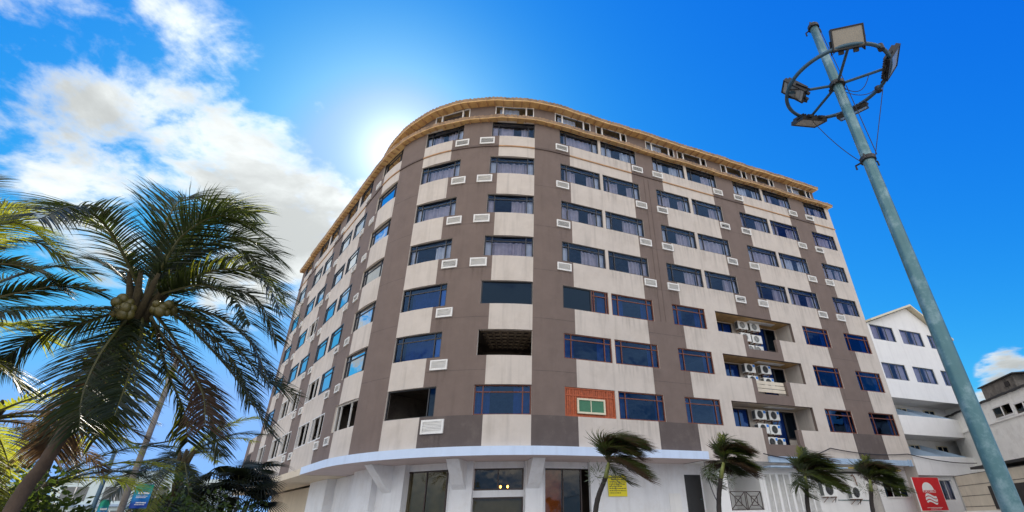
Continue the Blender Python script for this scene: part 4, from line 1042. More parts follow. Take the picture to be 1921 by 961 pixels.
# ------------------------------------------------------------------ street banners at the left
def pole_line(p_low, p_high, dist, r):
    a = at(*p_low, dist); return Vector((a.x, a.y, 0)), at(*p_high, dist).z
def street_banner(p_low, p_high, dist, r, bx, label, mast_label=None, txt=True):
    base, zt = pole_line(p_low, p_high, dist, r)
    root = empty('banner_pole', label, 'banner pole', tuple(base), 0, 'banner poles along the left street')
    mb = MB(); mb.tube([(0, 0, 0), (0, 0, zt * .5), (0, 0, zt)], [r, r * .9, r * .75], 12); mb.build('pole', M['steelb'] if dist > 18 else M['grimed'], root, smooth=True)
    (x0, y0), (x1, y1) = bx
    z1 = at(x0, y0, dist).z; z0 = at(x0, y1, dist).z; w = (at(x1, y0, dist) - at(x0, y0, dist)).length
    dirx = Vector((base.y, -base.x, 0)).normalized()
    mb = MB(); n = 10; pr_ = None
    for k in range(n + 1):
        u = k / n; p = dirx * (r * 1.6 + w * u) + Vector((0.06 * math.sin(5 * u) * dirx.y, .06 * math.sin(5 * u) * -dirx.x, 0))
        if pr_ is not None:
            mb.quad((pr_.x, pr_.y, z0), (p.x, p.y, z0 ), (p.x, p.y, z1), (pr_.x, pr_.y, z1))
        pr_ = p
    b = mb.build('banner', M['banner'], root)
    mb = MB()
    for z in (z0, z1): mb.tube([(0, 0, z), tuple(dirx * (w + r * 1.6) + Vector((0, 0, z)))], .015, 6)
    mb.build('banner_arm', M['galv'], root)
    mb = MB(); rng = random.Random(2); nrm = Vector((-base.x, -base.y, 0)).normalized()
    for row, (u0, u1, hh) in enumerate(((.25, .82, .085), (.2, .8, .03), (.2, .75, .03), (.3, .8, .05), (.25, .75, .03))):
        z = z1 - (z1 - z0) * (.42, .52, .58, .80, .87)[row]; u = u0
        while u < u1:
            l = rng.uniform(.03, .07); p = dirx * (r * 1.6 + w * u) + nrm * .075; q = dirx * (r * 1.6 + w * (u + l)) + nrm * .075; H = hh * (z1 - z0)
            mb.quad((p.x, p.y, z), (q.x, q.y, z), (q.x, q.y, z + H * rng.uniform(.7, 1.1)), (p.x, p.y, z + H)); u += l + .015
    mb.build('printed_text', M['signw'], b)
    return root
street_banner((225, 961), (264, 660), 16.0, .075, ((232, 908), (266, 954)), 'stout pale pole with a larger teal and blue banner near the palms')
street_banner((171, 961), (213, 846), 21.0, .07, ((178, 938), (198, 985)), 'thin dark pole with a smaller teal banner in front of the distant apartment block')

# ------------------------------------------------------------------ overhead cables
def cable(name_label, pts, r=.012, seg=10):
    mb = MB(); out = []
    for a, b in zip(pts[:-1], pts[1:]): out += sag(a, b, (Vector(b) - Vector(a)).length * .025, seg)[:-1]
    out.append(Vector(pts[-1])); mb.tube(out, r, 6); o = mb.build('cable', M['rubber']); tag(o, name_label, 'cable'); return o
FAC = lambda x, y, o: pt(onfac(x, y, o)[0], o, onfac(x, y, o)[1])
c1 = cable('long black cable clamped across the hotel front above the palms to the white balconies', [FAC(1432, 851, .25), FAC(1497, 861, .25), FAC(1558, 841, .12), FAC(1703, 852, .12), FAC(1838, 869, .25), at(1921, 884, 36)], .03)
cable('steep stay wire running from the hotel canopy down to the second small palm', [FAC(1320, 866, .35), at(1349, 946, 15.5)], .018)
cable('drooping cable between the banner poles and the dark fan palm', [at(176, 885, 21), at(238, 890, 16.2), at(300, 862, 20), at(345, 835, 24)], .02)
cable('looped cable hanging in front of the leaning palm', [at(190, 790, 17), at(250, 832, 16.3), at(335, 822, 19)], .02)

# ------------------------------------------------------------------ palms and plants
WIND = Vector((.80, .45, .0))
def frond(parent, origin, pts, leaf, n=46, mats=('leaf',), wind=.35, droop=.55, seed=0, width=.030, r0=.028, start=.14, name='frond', up=None, gaps=.04, lift=.35):
    rng = random.Random(seed); c = spline([Vector(p) - origin for p in pts], n); mb = MB()
    L = sum((b - a).length for a, b in zip(c[:-1], c[1:]))
    mb.tube(c, [r0 * (1 - .85 * k / n) for k in range(n + 1)], 5, 1)
    per = 3                                        # leaflet pairs per segment
    for k in range(int(n * start), n):
        for h in range(per):
            f = (k + h / per) / n; u = h / per; p = c[k].lerp(c[k + 1], u); t = (c[k + 1] - c[k]).normalized()
            U = up if up is not None else Vector((0, 0, 1))
            side = t.cross(U)
            if side.length < .25: side = t.cross(Vector((0, 1, 0)))
            side.normalize(); nrm = side.cross(t).normalized()
            g = (f - start) / (1 - start); l = leaf * (.45 + .55 * math.sin(min(1, g * 1.35 + .12) * math.pi * .62)) * (1 if g < .8 else 1 - (g - .8) * 2.1)
            for sgn in (-1, 1):
                if rng.random() < gaps: continue
                ll = l * rng.uniform(.82, 1.1)
                d = (side * sgn * rng.uniform(.75, .95) + t * (.45 + .5 * g) + nrm * rng.uniform(.0, lift)).normalized()
                q = p.copy(); m = 4; w = width * rng.uniform(.75, 1.15); wv = d.cross(nrm).normalized(); prev = None
                tw = rng.uniform(-.5, .5); wv = (wv + nrm * tw).normalized()
                mi = 0 if len(mats) < 2 or rng.random() < .8 else 2
                for j in range(m + 1):
                    x = j / m; ww = w * (1 - x) ** .7 * (.55 + .45 * min(1, x * 5)) 
                    a_, b_ = q + wv * ww * .5, q - wv * ww * .5
                    if prev: mb.quad(prev[0], prev[1], b_, a_, mi)
                    prev = (a_, b_)
                    d = (d + Vector((0, 0, -1)) * droop * (.10 + .26 * x) + WIND * wind * (.12 + .26 * x)).normalized(); q = q + d * ll / m
    ms = [M[mats[0]], M['rachis']] + ([M[mats[1]]] if len(mats) > 1 else [])
    return mb.build(name, ms, parent)
def trunk_mesh(pts, r0, r1, parent, m='trunk', rings=True, n=40, flare=1.25):
    c = spline(pts, n); rad = []
    for k in range(n + 1):
        f = k / n; r = r0 + (r1 - r0) * f; r *= (1 + (flare - 1) * max(0, 1 - f * 6)) * (1 + (.045 if k % 2 else -.02) * (1 if rings else 0)); rad.append(r)
    mb = MB(); mb.tube(c, rad, 14); return mb.build('trunk', M[m], parent, smooth=True)

# --- main leaning coconut palm
PD = 9.0
C0 = at(268, 568, PD)
b0 = at(20, 961, 8.4); b1 = at(88, 862, 8.6); b2 = at(165, 735, 8.8)
base = b0 + (b0 - b1) * 1.05; base.z = 0
palm = empty('coconut_palm', 'leaning coconut palm with nuts and wind swept fronds, nearest the camera', 'palm tree', tuple(base), 0, 'coconut palms at the left')
def rel(p): return Vector(p) - base
trunk_mesh([Vector((0, 0, -.05)), rel(b0), rel(b1), rel(b2), rel(C0) + Vector((0, 0, -.1))], .075, .058, palm)
F = [  # pixel path, depth shift at the tip, leaf length, material, seed options
 (((268, 560), (238, 490), (195, 420), (140, 388), (70, 412)), -1.2, .75, 'leaf'),
 (((268, 560), (246, 500), (215, 450), (165, 412), (100, 400)), .9, .5, 'leaf'),
 (((272, 558), (298, 470), (318, 405), (355, 370), (440, 385)), .8, .80, 'leaf'),
 (((272, 558), (305, 500), (345, 440), (410, 405), (480, 425)), -1.0, .85, 'leaf'),
 (((275, 560), (320, 510), (380, 465), (450, 445), (520, 480)), -.3, .85, 'leaf'),
 (((275, 560), (330, 525), (400, 490), (470, 490), (535, 560)), 1.2, .8, 'leaf'),
 (((278, 562), (340, 530), (420, 505), (490, 520), (530, 590)), -1.3, .7, 'leaf'),
 (((276, 566), (345, 575), (420, 600), (475, 650), (505, 720)), -.9, .62, 'leaf'),
 (((276, 566), (350, 590), (430, 640), (490, 700), (552, 742)), .4, .65, 'leaf'),
 (((276, 570), (340, 600), (410, 670), (465, 740), (505, 810)), -.6, .65, 'leaf'),
 (((274, 572), (315, 620), (365, 700), (395, 770), (410, 850)), .6, .62, 'leaf'),
 (((272, 572), (295, 630), (315, 700), (345, 770), (352, 830)), -1.0, .62, 'leaf'),
 (((262, 562), (235, 525), (205, 500), (180, 490)), 1.0, .42, 'leaf'),
 (((262, 570), (200, 578), (130, 580), (60, 580), (-20, 590)), -1.2, .62, 'leaf'),
 (((262, 570), (205, 590), (140, 610), (70, 630), (0, 680)), .5, .68, 'leaf'),

 (((264, 576), (225, 615), (185, 670), (155, 740), (148, 810)), -1.1, .75, 'leaf'),
 (((266, 576), (240, 630), (205, 690), (190, 750), (185, 820)), .8, .70, 'leaf'),
 (((266, 576), (215, 660), (160, 740), (115, 800), (90, 850)), .7, .6, 'leafd'),
 (((268, 576), (262, 640), (240, 710), (215, 780)), -1.2, .62, 'leaf'),
 (((275, 560), (330, 480), (370, 430), (400, 400), (455, 400)), 1.0, .75, 'leaf'),

 (((276, 562), (325, 545), (385, 535), (440, 560), (470, 610)), -1.5, .7, 'leaf'),
 (((274, 558), (310, 480), (360, 420), (420, 390), (480, 400)), .4, .8, 'leaf'),
 (((275, 560), (330, 505), (395, 470), (455, 470), (505, 515)), .7, .75, 'leaf'),
 (((276, 560), (345, 545), (420, 540), (485, 565), (520, 640)), .9, .6, 'leaf'),
 (((272, 574), (310, 640), (350, 690), (380, 740), (385, 800)), -1.3, .6, 'leafd'),
 (((276, 568), (335, 585), (395, 630), (445, 690), (470, 760)), 1.1, .6, 'leaf'),


]
for k, (px, dd, ll, m) in enumerate(F):
    n = len(px); pts = [at(x, y, PD + dd * (j / (n - 1)) ** 1.2) for j, (x, y) in enumerate(px)]
    frond(palm, base, pts, ll, 46, (m, 'leafy') if k % 5 == 1 else (m,), .42 if px[-1][0] > 268 else .30, .62, 100 + k, .026, gaps=.08)
mb = MB(); rng = random.Random(3)
for k in range(9):
    a = k * .7; c = rel(C0); o_ = Vector((math.cos(a), math.sin(a), 0))
    mb.tube([c + Vector((0, 0, -.32)) + o_ * .1, c + o_ * .16 + Vector((0, 0, .02)), c + o_ * .3 + Vector((0, 0, .38))], [.06, .05, .025], 6)
mb.build('crown_base', M['fibre'], palm, smooth=True)
ico = None
nuts = [((232 + dx, 575 + dy), d) for (dx, dy), d in zip([(-14, -8), (-2, -14), (10, -6), (-10, 4), (3, 2), (14, 5), (-16, 12), (-3, 14), (9, 15), (62, -4), (74, 2), (84, -3), (68, 10), (80, 12), (92, 8), (58, 6)], [-.35, -.3, -.3, -.42, -.45, -.35, -.35, -.42, -.38, -.4, -.45, -.4, -.45, -.42, -.3, -.35])]
for k, ((x, y), d) in enumerate(nuts):
    p = at(x, y, PD + d) - base
    if ico is None:
        bm = bmesh.new(); bmesh.ops.create_icosphere(bm, subdivisions=2, radius=.085)
        for v in bm.verts: v.co.z *= 1.2; v.co.x *= 1 + .12 * v.co.z / .085
        ico = bpy.data.meshes.new('coconut'); bm.to_mesh(ico); bm.free(); ico.materials.append(M['nut'])
        ico.polygons.foreach_set('use_smooth', [True] * len(ico.polygons))
    o = bpy.data.objects.new('coconut', ico); COL.objects.link(o); o.parent = palm; o.location = p; o.rotation_euler = (rng.uniform(-.5, .5), rng.uniform(-.5, .5), rng.uniform(0, 6)); s = rng.uniform(.55, .85); o.scale = (s, s, s)

# --- generic coconut palm (crown centre from a pixel and a distance)
def generic_palm(label, cx_, cy_, dist, flen, nf, mats, seed, lean=(0, 0), trunk_r=(.17, .11), group='coconut palms at the left', wind=.35, el=(-.5, 1.2), leaf=.6, n=34, azs=None, cat='palm tree'):
    rng = random.Random(seed); C = at(cx_, cy_, dist); base = Vector((C.x + lean[0], C.y + lean[1], 0))
    root = empty('coconut_palm', label, cat, tuple(base), 0, group)
    c = C - base
    trunk_mesh([Vector((0, 0, -.05)), Vector((c.x * .35, c.y * .35, c.z * .45)), c + Vector((0, 0, -.05))], trunk_r[0], trunk_r[1], root, n=30)
    for k in range(nf):
        a = azs[k % len(azs)] + rng.uniform(-.25, .25) if azs else k * 2.39996 + rng.uniform(-.3, .3); e = el[0] + (el[1] - el[0]) * ((k * .618) % 1)
        d = Vector((math.cos(a) * math.cos(e), math.sin(a) * math.cos(e), math.sin(e))); p = c.copy(); pts = [p.copy()]; l = flen * rng.uniform(.8, 1.1)
        for j in range(5):
            d = (d + Vector((0, 0, -.22)) + WIND * wind * .22).normalized(); p = p + d * l / 5; pts.append(p.copy())
        m = mats[k % len(mats)]
        frond(root, Vector((0, 0, 0)), pts, leaf * rng.uniform(.85, 1.1), n, (m,), wind, .6, seed * 50 + k, .028, .024)
    mb = MB()
    for k in range(6):
        a = k * 1.05; o_ = Vector((math.cos(a), math.sin(a), 0)); mb.tube([c + Vector((0, 0, -.3)) + o_ * .06, c + o_ * .12, c + o_ * .22 + Vector((0, 0, .3))], [.08, .06, .03], 6)
    mb.build('crown_base', M['fibre'], root, smooth=True)
    return root
LP = 9.5; LC = at(-110, 520, LP); lbase = Vector((LC.x - .5, LC.y + .2, 0))
lpalm = empty('coconut_palm', 'yellow green coconut palm cut off by the left edge of the photo', 'palm tree', tuple(lbase), 0, 'coconut palms at the left')
trunk_mesh([Vector((0, 0, -.05)), (LC - lbase) * .5, LC - lbase], .16, .10, lpalm, n=30)
for k, (px, dd, ll, m) in enumerate([
 (((-110, 515), (-70, 440), (-25, 400), (15, 385), (52, 395)), .5, .55, 'leafy'), (((-110, 515), (-60, 460), (-10, 425), (40, 420), (85, 450)), -.6, .6, 'leafy'),
 (((-110, 515), (-55, 475), (5, 455), (70, 455), (130, 490)), .8, .6, 'leaf'), (((-110, 520), (-50, 500), (15, 495), (75, 510), (110, 540)), -.7, .5, 'leaf'),
 (((-110, 525), (-40, 540), (40, 515), (110, 500), (178, 515)), .5, .5, 'leaf'), (((-110, 530), (-40, 560), (40, 548), (120, 535), (190, 548)), -.9, .5, 'leaf'),
 (((-110, 530), (-60, 590), (-10, 610), (50, 610), (90, 640)), .5, .6, 'leafy'), (((-110, 530), (-80, 600), (-40, 660), (10, 690), (40, 730)), -.5, .6, 'leaf'),
 (((-110, 515), (-140, 440), (-190, 400), (-260, 400)), .5, .6, 'leaf'), (((-110, 525), (-170, 500), (-240, 510), (-310, 560)), .5, .6, 'leaf'), (((-110, 530), (-150, 580), (-200, 640), (-230, 720)), .5, .6, 'leaf'), (((-110, 512), (-115, 440), (-95, 370), (-50, 330)), .5, .6, 'leaf')]):
    n = len(px); frond(lpalm, lbase, [at(x, y, LP + dd * (j / (n - 1))) for j, (x, y) in enumerate(px)], ll, 40, (m, 'leafy') if k % 3 == 1 else (m,), .45, .55, 400 + k, .025, gaps=.06)
generic_palm('brown and orange tinged palm low at the left edge behind the leaning trunk', -40, 790, 11.5, 2.2, 14, ('leafd', 'leafy', 'leafy'), 12, (-.3, .3), el=(-.9, .9), leaf=.5)
generic_palm('bright green palm low behind the leaning trunk', 60, 930, 13.5, 2.0, 14, ('leafy', 'leafy', 'leaf'), 13, (.2, .4), el=(-.4, 1.2), leaf=.55)
generic_palm('small distant palm in front of the hotel\'s left wing', 345, 865, 19.0, 2.4, 16, ('leaf', 'leaf', 'leafy'), 14, (.1, .2), el=(-.5, 1.35), leaf=.55)
generic_palm('bushy mid distance palm with low spreading fronds left of the dark fan palm', 335, 930, 18.0, 1.6, 14, ('leaf', 'leafd', 'leaf'), 15, (.1, .2), el=(-.4, .8), leaf=.45)
generic_palm('thin distant palm partly hidden by the leaning palm', 120, 790, 24.0, 2.5, 16, ('leaf',), 16, (.1, .2), el=(-.7, 1.1), leaf=.55, n=26)

# --- dark fan palm beside the hotel's left wing
def fan_palm(label, cx_, cy_, dist, R, seed):
    rng = random.Random(seed); C = at(cx_, cy_, dist); root = empty('fan_palm', label, 'palm tree', (C.x, C.y, 0)); c = Vector((0, 0, C.z))
    for k, o_ in enumerate(((-.25, 0), (.2, .1), (.02, -.15))):
        trunk_mesh([Vector((o_[0] * .4, o_[1] * .4, 0)), Vector((o_[0] * .7, o_[1], c.z * .5)), c + Vector((o_[0] * 1.6, o_[1], -.35))], .09, .06, root, 'fibre', n=12)
    for k in range(58):
        a = rng.uniform(0, 6.283); e = rng.uniform(-.7, 1.35); d = Vector((math.cos(a) * math.cos(e), math.sin(a) * math.cos(e), math.sin(e) * .8)); p = c + d * R * rng.uniform(.35, .8); mb = MB()
        mb.tube([c + d * .15, p], .012, 4, 1, caps=False)
        x = d.orthogonal().normalized(); y = d.cross(x)
        rl = R * rng.uniform(.42, .6); xa = (d * .5 + Vector((rng.uniform(-1, 1), rng.uniform(-1, 1), rng.uniform(-.9, .1)))).normalized()
        sd = xa.cross(Vector((rng.uniform(-.3, .3), rng.uniform(-.3, .3), 1))).normalized()
        for j in range(17):
            t = -1.5 + 3.0 * j / 16; dd = (xa * math.cos(t) + sd * math.sin(t)).normalized(); q = p.copy(); w = sd * math.cos(t) - xa * math.sin(t); prev = None
            for h in range(4):
                ww = .026 * (1 - h / 3) + .004; a_, b_ = q + w * ww, q - w * ww
                if prev: mb.quad(prev[0], prev[1], b_, a_)
                prev = (a_, b_); dd = (dd + Vector((0, 0, -.22 * h)) + WIND * .1).normalized(); q = q + dd * rl / 3
        mb.build('fan_leaf', [M['foliaged'], M['rachis']], root)
    return root
fan_palm('dark clustered fan palm with pale stems beside the hotel\'s left wing', 448, 915, 18.0, 1.25, 5)

# --- leafy shrubs low at the left
def shrub(label, cx_, cy_, dist, rx, rz, seed, m='foliage', nl=2600, leafs=.10):
    rng = random.Random(seed); C = at(cx_, cy_, dist); root = empty('shrub', label, 'shrub', (C.x, C.y, 0), 0, 'shrubs under the palms')
    mb = MB()
    cl = [(Vector((rng.gauss(0, .45) * rx, rng.gauss(0, .45) * rx, C.z + rng.gauss(-.25, .45) * rz)), rng.uniform(.25, .5) * rz) for _ in range(26)]
    for k in range(nl):
        c, r = cl[k % len(cl)]; v = Vector((rng.gauss(0, 1), rng.gauss(0, 1), rng.gauss(0, 1))).normalized() * r * rng.uniform(.5, 1.05); p = c + v
        d = (v.normalized() + Vector((rng.uniform(-.8, .8), rng.uniform(-.8, .8), rng.uniform(-.9, .3)))).normalized(); w = d.orthogonal().normalized(); w.rotate(Matrix.Rotation(rng.uniform(0, 6.28), 3, d)); l = leafs * rng.uniform(.7, 1.5)
        mb.quad(p, p + d * l * .5 + w * l * .28, p + d * l, p + d * l * .5 - w * l * .28)
    mb.build('foliage', M[m], root)
    mb = MB()
    for c, r in cl[:9]: mb.tube([(0, 0, 0), (c.x * .3, c.y * .3, c.z * .5), tuple(c)], [.05, .035, .015], 5)
    mb.build('stem', M['trunk'], root); return root
shrub('light green shrub at the lower left corner behind the leaning trunk', 35, 985, 12.0, .8, .9, 21)
shrub('dark green shrub under the small distant palm left of the fan palm', 385, 965, 17.0, 1.1, .8, 23, nl=1800)
shrub('sunlit shrub between the larger banner and the distant palm', 312, 975, 19.5, .8, .7, 24)

# --- small wind-blown palms in front of the hotel
def wind_palm(label, foot, neck, head, dist, size, seed, spear=True, mats=('leafg', 'leafd')):
    rng = random.Random(seed); N = at(*neck, dist); Ft = at(*foot, dist); H = at(*head, dist); d0 = (Ft - N); base = Ft + d0 * (Ft.z / max(.2, -d0.z)); base.z = 0
    base = Vector((Ft.x + (Ft.x - N.x) * .6, Ft.y, 0))
    root = empty('young_palm', label, 'palm tree', tuple(base), 0, 'young wind blown palms in front of the hotel')
    r = lambda p: Vector(p) - base
    trunk_mesh([Vector((0, 0, -.05)), r(Ft), r(N)], .07, .055, root, 'trunkd', n=24)
    mb = MB(); mb.tube([r(N) + Vector((0, 0, -.03)), r(N).lerp(r(H), .5), r(H)], [.062, .052, .036], 10); mb.build('crown_shaft', M['sheath'], root, smooth=True)
    h = r(H); wd = Vector((1.0, .15, 0))
    for k in range(40):
        a = rng.uniform(0, 6.283); e = rng.uniform(.0, 1.5); d = Vector((math.cos(a) * math.cos(e) * .55 + (-.05 if e > .6 else .3), math.sin(a) * math.cos(e) * .7, math.sin(e))).normalized(); p = h.copy(); pts = [p.copy()]
        l = size * rng.uniform(.6, 1.05); up_ = rng.uniform(.15, .5)
        for j in range(6):
            d = (d + wd * (.10 + .17 * j) + Vector((0, rng.uniform(-.1, .1), -.10 - .13 * j))).normalized(); p = p + d * l / 6; pts.append(p.copy())
        frond(root, Vector((0, 0, 0)), pts, size * .40, 24, (mats[k % 2],) if k % 4 else ('leafg',), 1.3, .40, seed * 40 + k, .026, .012, .22, gaps=.05)
    if spear:
        for q in range(2):
            pts = [h + Vector((0, 0, -.1)), h + Vector((.02 + .05 * q, 0, size * .3)), h + Vector((.06 + .1 * q, 0, size * .62))]
            frond(root, Vector((0, 0, 0)), pts, size * .2, 18, ('leafy',) if q == 0 else ('leafg',), .5, .05, seed * 40 + 30 + q, .024, .014, .2)
    # epiphyte tuft on the shaft
    mb = MB()
    for k in range(170):
        s = rng.choice((-1, 1)); c = r(N) + Vector((s * size * .17, -.02, size * .02 - .06 * s)); v = Vector((rng.gauss(0, 1), rng.gauss(0, .6), rng.gauss(0, 1))) * size * .075; p = c + v; d = Vector((v.x, v.y, v.z + .04)).normalized(); w = d.orthogonal().normalized() * .009
        mb.quad(p - w, p + w, p + d * .09 + w * .3, p + d * .09 - w * .3)
    for s in (-1, 1): mb.tube([r(N), r(N) + Vector((s * size * .12, -.02, -.02)), r(N) + Vector((s * size * .2, -.02, .03))], .008, 4)
    mb.build('air_plants', M['airplant'], root)
    return root
wind_palm('largest young palm with a full wind blown head, in front of the yellow notice board', (1117, 961), (1136, 895), (1142, 868), 13.0, 1.32, 31, False)
wind_palm('young palm with an upright spear leaf, in front of the railed terrace', (1349, 961), (1352, 895), (1358, 868), 14.5, 1.12, 32)
wind_palm('brownish young palm in front of the white louvred shutters', (1517, 961), (1513, 915), (1510, 893), 17.0, 1.22, 33, True, ('leafd', 'leafg'))
wind_palm('smallest young palm, rightmost of the row beside the concrete post', (1638, 961), (1634, 920), (1632, 900), 19.5, 1.12, 34, True, ('leafd', 'leafg'))
pp = at(1650, 961, 26.0); mb = MB(); zt = at(1638, 908, 26.0).z
mb.tube([(0, 0, 0), (0, 0, zt)], [.24, .20], 12); o = mb.build('concrete_post', M['concrete'], loc=(pp.x, pp.y, 0)); tag(o, 'short pale concrete post behind the rightmost young palm', 'post')

# ------------------------------------------------------------------ world, sun, camera
SUN_AZ, SUN_EL = R_(-24.0), R_(38.5)
sd = Vector((math.sin(SUN_AZ) * math.cos(SUN_EL), math.cos(SUN_AZ) * math.cos(SUN_EL), math.sin(SUN_EL)))
W = bpy.data.worlds.new('World'); SC.world = W; W.use_nodes = True; nt = W.node_tree; nt.nodes.clear(); L = nt.links.new
out = nn(nt, 'ShaderNodeOutputWorld'); bg = nn(nt, 'ShaderNodeBackground'); L(bg.outputs[0], out.inputs[0])
sky = nn(nt, 'ShaderNodeTexSky'); sky.sky_type = 'NISHITA'; sky.sun_disc = False; sky.sun_elevation = SUN_EL; sky.sun_rotation = SUN_AZ; sky.air_density = 1.0; sky.dust_density = .35; sky.ozone_density = 1.5
tc = nn(nt, 'ShaderNodeTexCoord'); DIR = tc.outputs['Generated']
def vmath(op, a, b=None):
    n = nn(nt, 'ShaderNodeVectorMath', operation=op)
    for i, x in enumerate((a, b)):
        if x is None: continue
        if hasattr(x, 'links'): L(x, n.inputs[i])
        else: n.inputs[i].default_value = x
    return n.outputs['Value'] if op in ('DOT_PRODUCT', 'LENGTH') else n.outputs[0]
def fmath(op, a, b=0.0, c=0.0, clamp=False):
    n = nn(nt, 'ShaderNodeMath', operation=op); n.use_clamp = clamp
    for i, x in enumerate((a, b, c)):
        if hasattr(x, 'links'): L(x, n.inputs[i])
        else: n.inputs[i].default_value = x
    return n.outputs[0]
def smooth(x, lo, hi, o0=0.0, o1=1.0):
    n = nn(nt, 'ShaderNodeMapRange'); n.interpolation_type = 'SMOOTHSTEP'
    L(x, n.inputs[0]); n.inputs[1].default_value = lo; n.inputs[2].default_value = hi; n.inputs[3].default_value = o0; n.inputs[4].default_value = o1; return n.outputs[0]
sx = nn(nt, 'ShaderNodeSeparateXYZ'); L(DIR, sx.inputs[0])
zc = fmath('ADD', fmath('MAXIMUM', sx.outputs['Z'], 0.0), .22)
inv = fmath('DIVIDE', 1.0, zc); pv = nn(nt, 'ShaderNodeVectorMath', operation='SCALE'); L(DIR, pv.inputs[0]); L(inv, pv.inputs['Scale'])
def noise(vec, scale, detail=8, rough=.55, off=(0, 0, 0), dist=0.0):
    a = vmath('ADD', vec, off); n = nn(nt, 'ShaderNodeTexNoise'); L(a, n.inputs['Vector']); n.inputs['Scale'].default_value = scale; n.inputs['Detail'].default_value = detail; n.inputs['Roughness'].default_value = rough; n.inputs['Distortion'].default_value = dist; return n.outputs['Fac']
PVO = pv.outputs[0]
fb_ = noise(PVO, 2.6, 10, .58, (3.1, 1.7, 0), .25)
fb2 = noise(PVO, 7.0, 6, .6, (1.1, 4.7, 2), .3)
fsum = fmath('ADD', fmath('MULTIPLY', fb_, .72), fmath('MULTIPLY', fb2, .28))
mask = None
BL = [(455, 330, 9.5, 1.0), (560, 410, 8, 1.0), (380, 330, 8, .9), (250, 370, 9, .62), (300, 230, 8, .62), (260, 110, 8.5, .9), (330, 120, 7, .75), (120, 45, 9, .85), (210, 20, 8, .7), (30, 130, 4.5, .9), (90, 130, 3.5, .7),
      (60, 230, 7, .95), (150, 290, 6.5, .95), (230, 320, 6, .7), (400, 140, 4, .5), (615, 215, 2.0, .75), (645, 250, 2.0, .75), (655, 285, 1.8, .65), (640, 360, 6, .85), (480, 470, 8, .8), (60, 20, 5, .5), (1908, 712, 2.8, .75), (1640, 586, 1.6, .6), (1890, 760, 2.5, .5), (235, 885, 3, .6), (60, 330, 2, .3), (-350, 250, 10, .85), (-420, 480, 6, .6), (-300, 880, 5, .6)]
for (px, py, rad, wgt) in BL:
    c = ray(px, py).normalized(); d = vmath('DOT_PRODUCT', DIR, tuple(c)); s_ = smooth(d, math.cos(R_(rad * 1.15)), math.cos(R_(rad * .25)), 0, wgt)
    mask = s_ if mask is None else fmath('MAXIMUM', mask, s_)
# saturated rendering of the clear sky: each channel of the Nishita sky gets its own contrast
ssk = nn(nt, 'ShaderNodeSeparateColor'); L(sky.outputs[0], ssk.inputs[0])
def chan(o, k, p, g, mxv): return fmath('MULTIPLY', fmath('POWER', fmath('MINIMUM', fmath('MULTIPLY', o, k), mxv), p), g)
SKC = nn(nt, 'ShaderNodeCombineColor')
GCH = chan(ssk.outputs[1], .131, 1.12, 6.05, .66); L(fmath('MINIMUM', chan(ssk.outputs[0], .105, 2.5, 7.07, 1.3), fmath('MULTIPLY', GCH, .5)), SKC.inputs[0]); L(GCH, SKC.inputs[1]); L(chan(ssk.outputs[2], .131, .25, 7.07, 2.0), SKC.inputs[2])
# unseen bright cloud field added behind the camera to fill the shaded front
rear = smooth(sx.outputs['Y'], .10, -.25, 0, 1); rear = fmath('MULTIPLY', rear, smooth(sx.outputs['Z'], .02, .12))
fr_ = noise(PVO, 1.1, 7, .55, (7, 2, 1)); 
rear_fill = fmath('MULTIPLY', rear, smooth(fr_, .36, .50))
dens = smooth(fmath('ADD', fmath('MULTIPLY', mask, .50), fmath('MULTIPLY', fmath('SUBTRACT', fsum, .5), 3.6)), .18, .62)
dens = fmath('MULTIPLY', dens, smooth(mask, .03, .22))
# cloud shade: thick parts a little greyer, thin edges lit
sh_n = noise(PVO, 3.2, 7, .6, (3.4, 1.2, .3), .2)
shade = smooth(fmath('ADD', fmath('MULTIPLY', dens, .35), fmath('MULTIPLY', sh_n, 1.1)), .62, 1.05, 1.0, .55)
sund = vmath('DOT_PRODUCT', DIR, tuple(sd)); near = smooth(sund, math.cos(R_(40)), math.cos(R_(4)), 0, 1)
cb = fmath('MULTIPLY', shade, fmath('MULTIPLY_ADD', near, 2.0, 6.7))
ccol = nn(nt, 'ShaderNodeCombineColor')
L(fmath('MULTIPLY', cb, .95), ccol.inputs[0]); L(fmath('MULTIPLY', cb, 1.0), ccol.inputs[1]); L(fmath('MULTIPLY', cb, 1.0), ccol.inputs[2])
mx = nn(nt, 'ShaderNodeMix', data_type='RGBA'); L(dens, mx.inputs[0]); L(SKC.outputs[0], mx.inputs[6]); L(ccol.outputs[0], mx.inputs[7])
aur = fmath('ADD', fmath('MULTIPLY', fmath('POWER', fmath('MAXIMUM', sund, 0.0), 420.0), 6.0), fmath('MULTIPLY', fmath('POWER', fmath('MAXIMUM', sund, 0.0), 60.0), 1.4))
aur = fmath('MULTIPLY', aur, fmath('SUBTRACT', 1.0, fmath('MULTIPLY', dens, .6)))
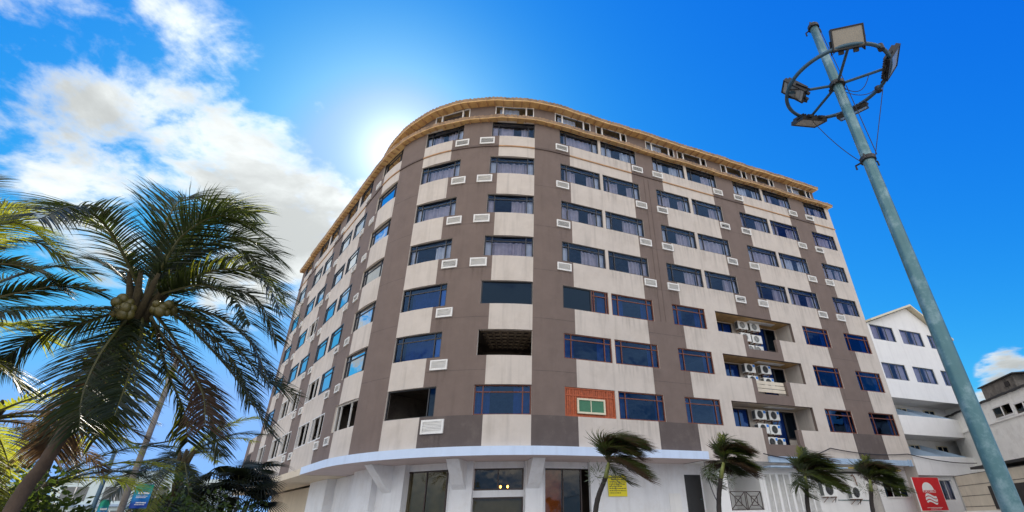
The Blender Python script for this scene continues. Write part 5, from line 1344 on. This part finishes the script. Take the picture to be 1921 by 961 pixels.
ac = nn(nt, 'ShaderNodeCombineColor'); L(aur, ac.inputs[0]); L(fmath('MULTIPLY', aur, .98), ac.inputs[1]); L(fmath('MULTIPLY', aur, .94), ac.inputs[2])
mxa = nn(nt, 'ShaderNodeMix', data_type='RGBA'); mxa.blend_type = 'ADD'; mxa.inputs[0].default_value = 1; L(mx.outputs[2], mxa.inputs[6]); L(ac.outputs[0], mxa.inputs[7])
mx2 = nn(nt, 'ShaderNodeMix', data_type='RGBA'); L(rear_fill, mx2.inputs[0]); L(mxa.outputs[2], mx2.inputs[6]); mx2.inputs[7].default_value = (13.8, 13.6, 13.3, 1)
L(mx2.outputs[2], bg.inputs['Color']); bg.inputs['Strength'].default_value = .1
sl = bpy.data.lights.new('sun', 'SUN'); sl.energy = 4.0; sl.angle = R_(.5); sl.color = (1.0, .93, .82)
so = bpy.data.objects.new('sun', sl); COL.objects.link(so); so.rotation_euler = (-sd).to_track_quat('-Z', 'Y').to_euler(); so.location = (0, 0, 60)

cam = bpy.data.cameras.new('camera'); co = bpy.data.objects.new('camera', cam); COL.objects.link(co); SC.camera = co
Rv = Vector((cr, -sr * -sp * 1.0, 0)); right0 = Vector((1, 0, 0)); up0 = Vector((0, -sp, cp)); fwd = Vector((0, cp, sp))
rgt = right0 * cr - up0 * sr; upv = right0 * sr + up0 * cr
co.matrix_world = Matrix(((rgt.x, upv.x, -fwd.x, 0), (rgt.y, upv.y, -fwd.y, 0), (rgt.z, upv.z, -fwd.z, CAMZ), (0, 0, 0, 1)))
cam.sensor_fit = 'HORIZONTAL'; cam.sensor_width = 36; cam.lens = 36 * F_PX / 1921; cam.shift_x = -DX / 1921; cam.clip_end = 8000; cam.clip_start = .05
vs = SC.view_settings; vs.view_transform = 'Standard'; vs.look = 'None'; vs.exposure = .5; vs.gamma = 1; vs.use_curve_mapping = False
SC.cycles.max_bounces = 8; SC.cycles.transparent_max_bounces = 12; SC.cycles.use_denoising = True
SC.render.resolution_x = 1024; SC.render.resolution_y = 512
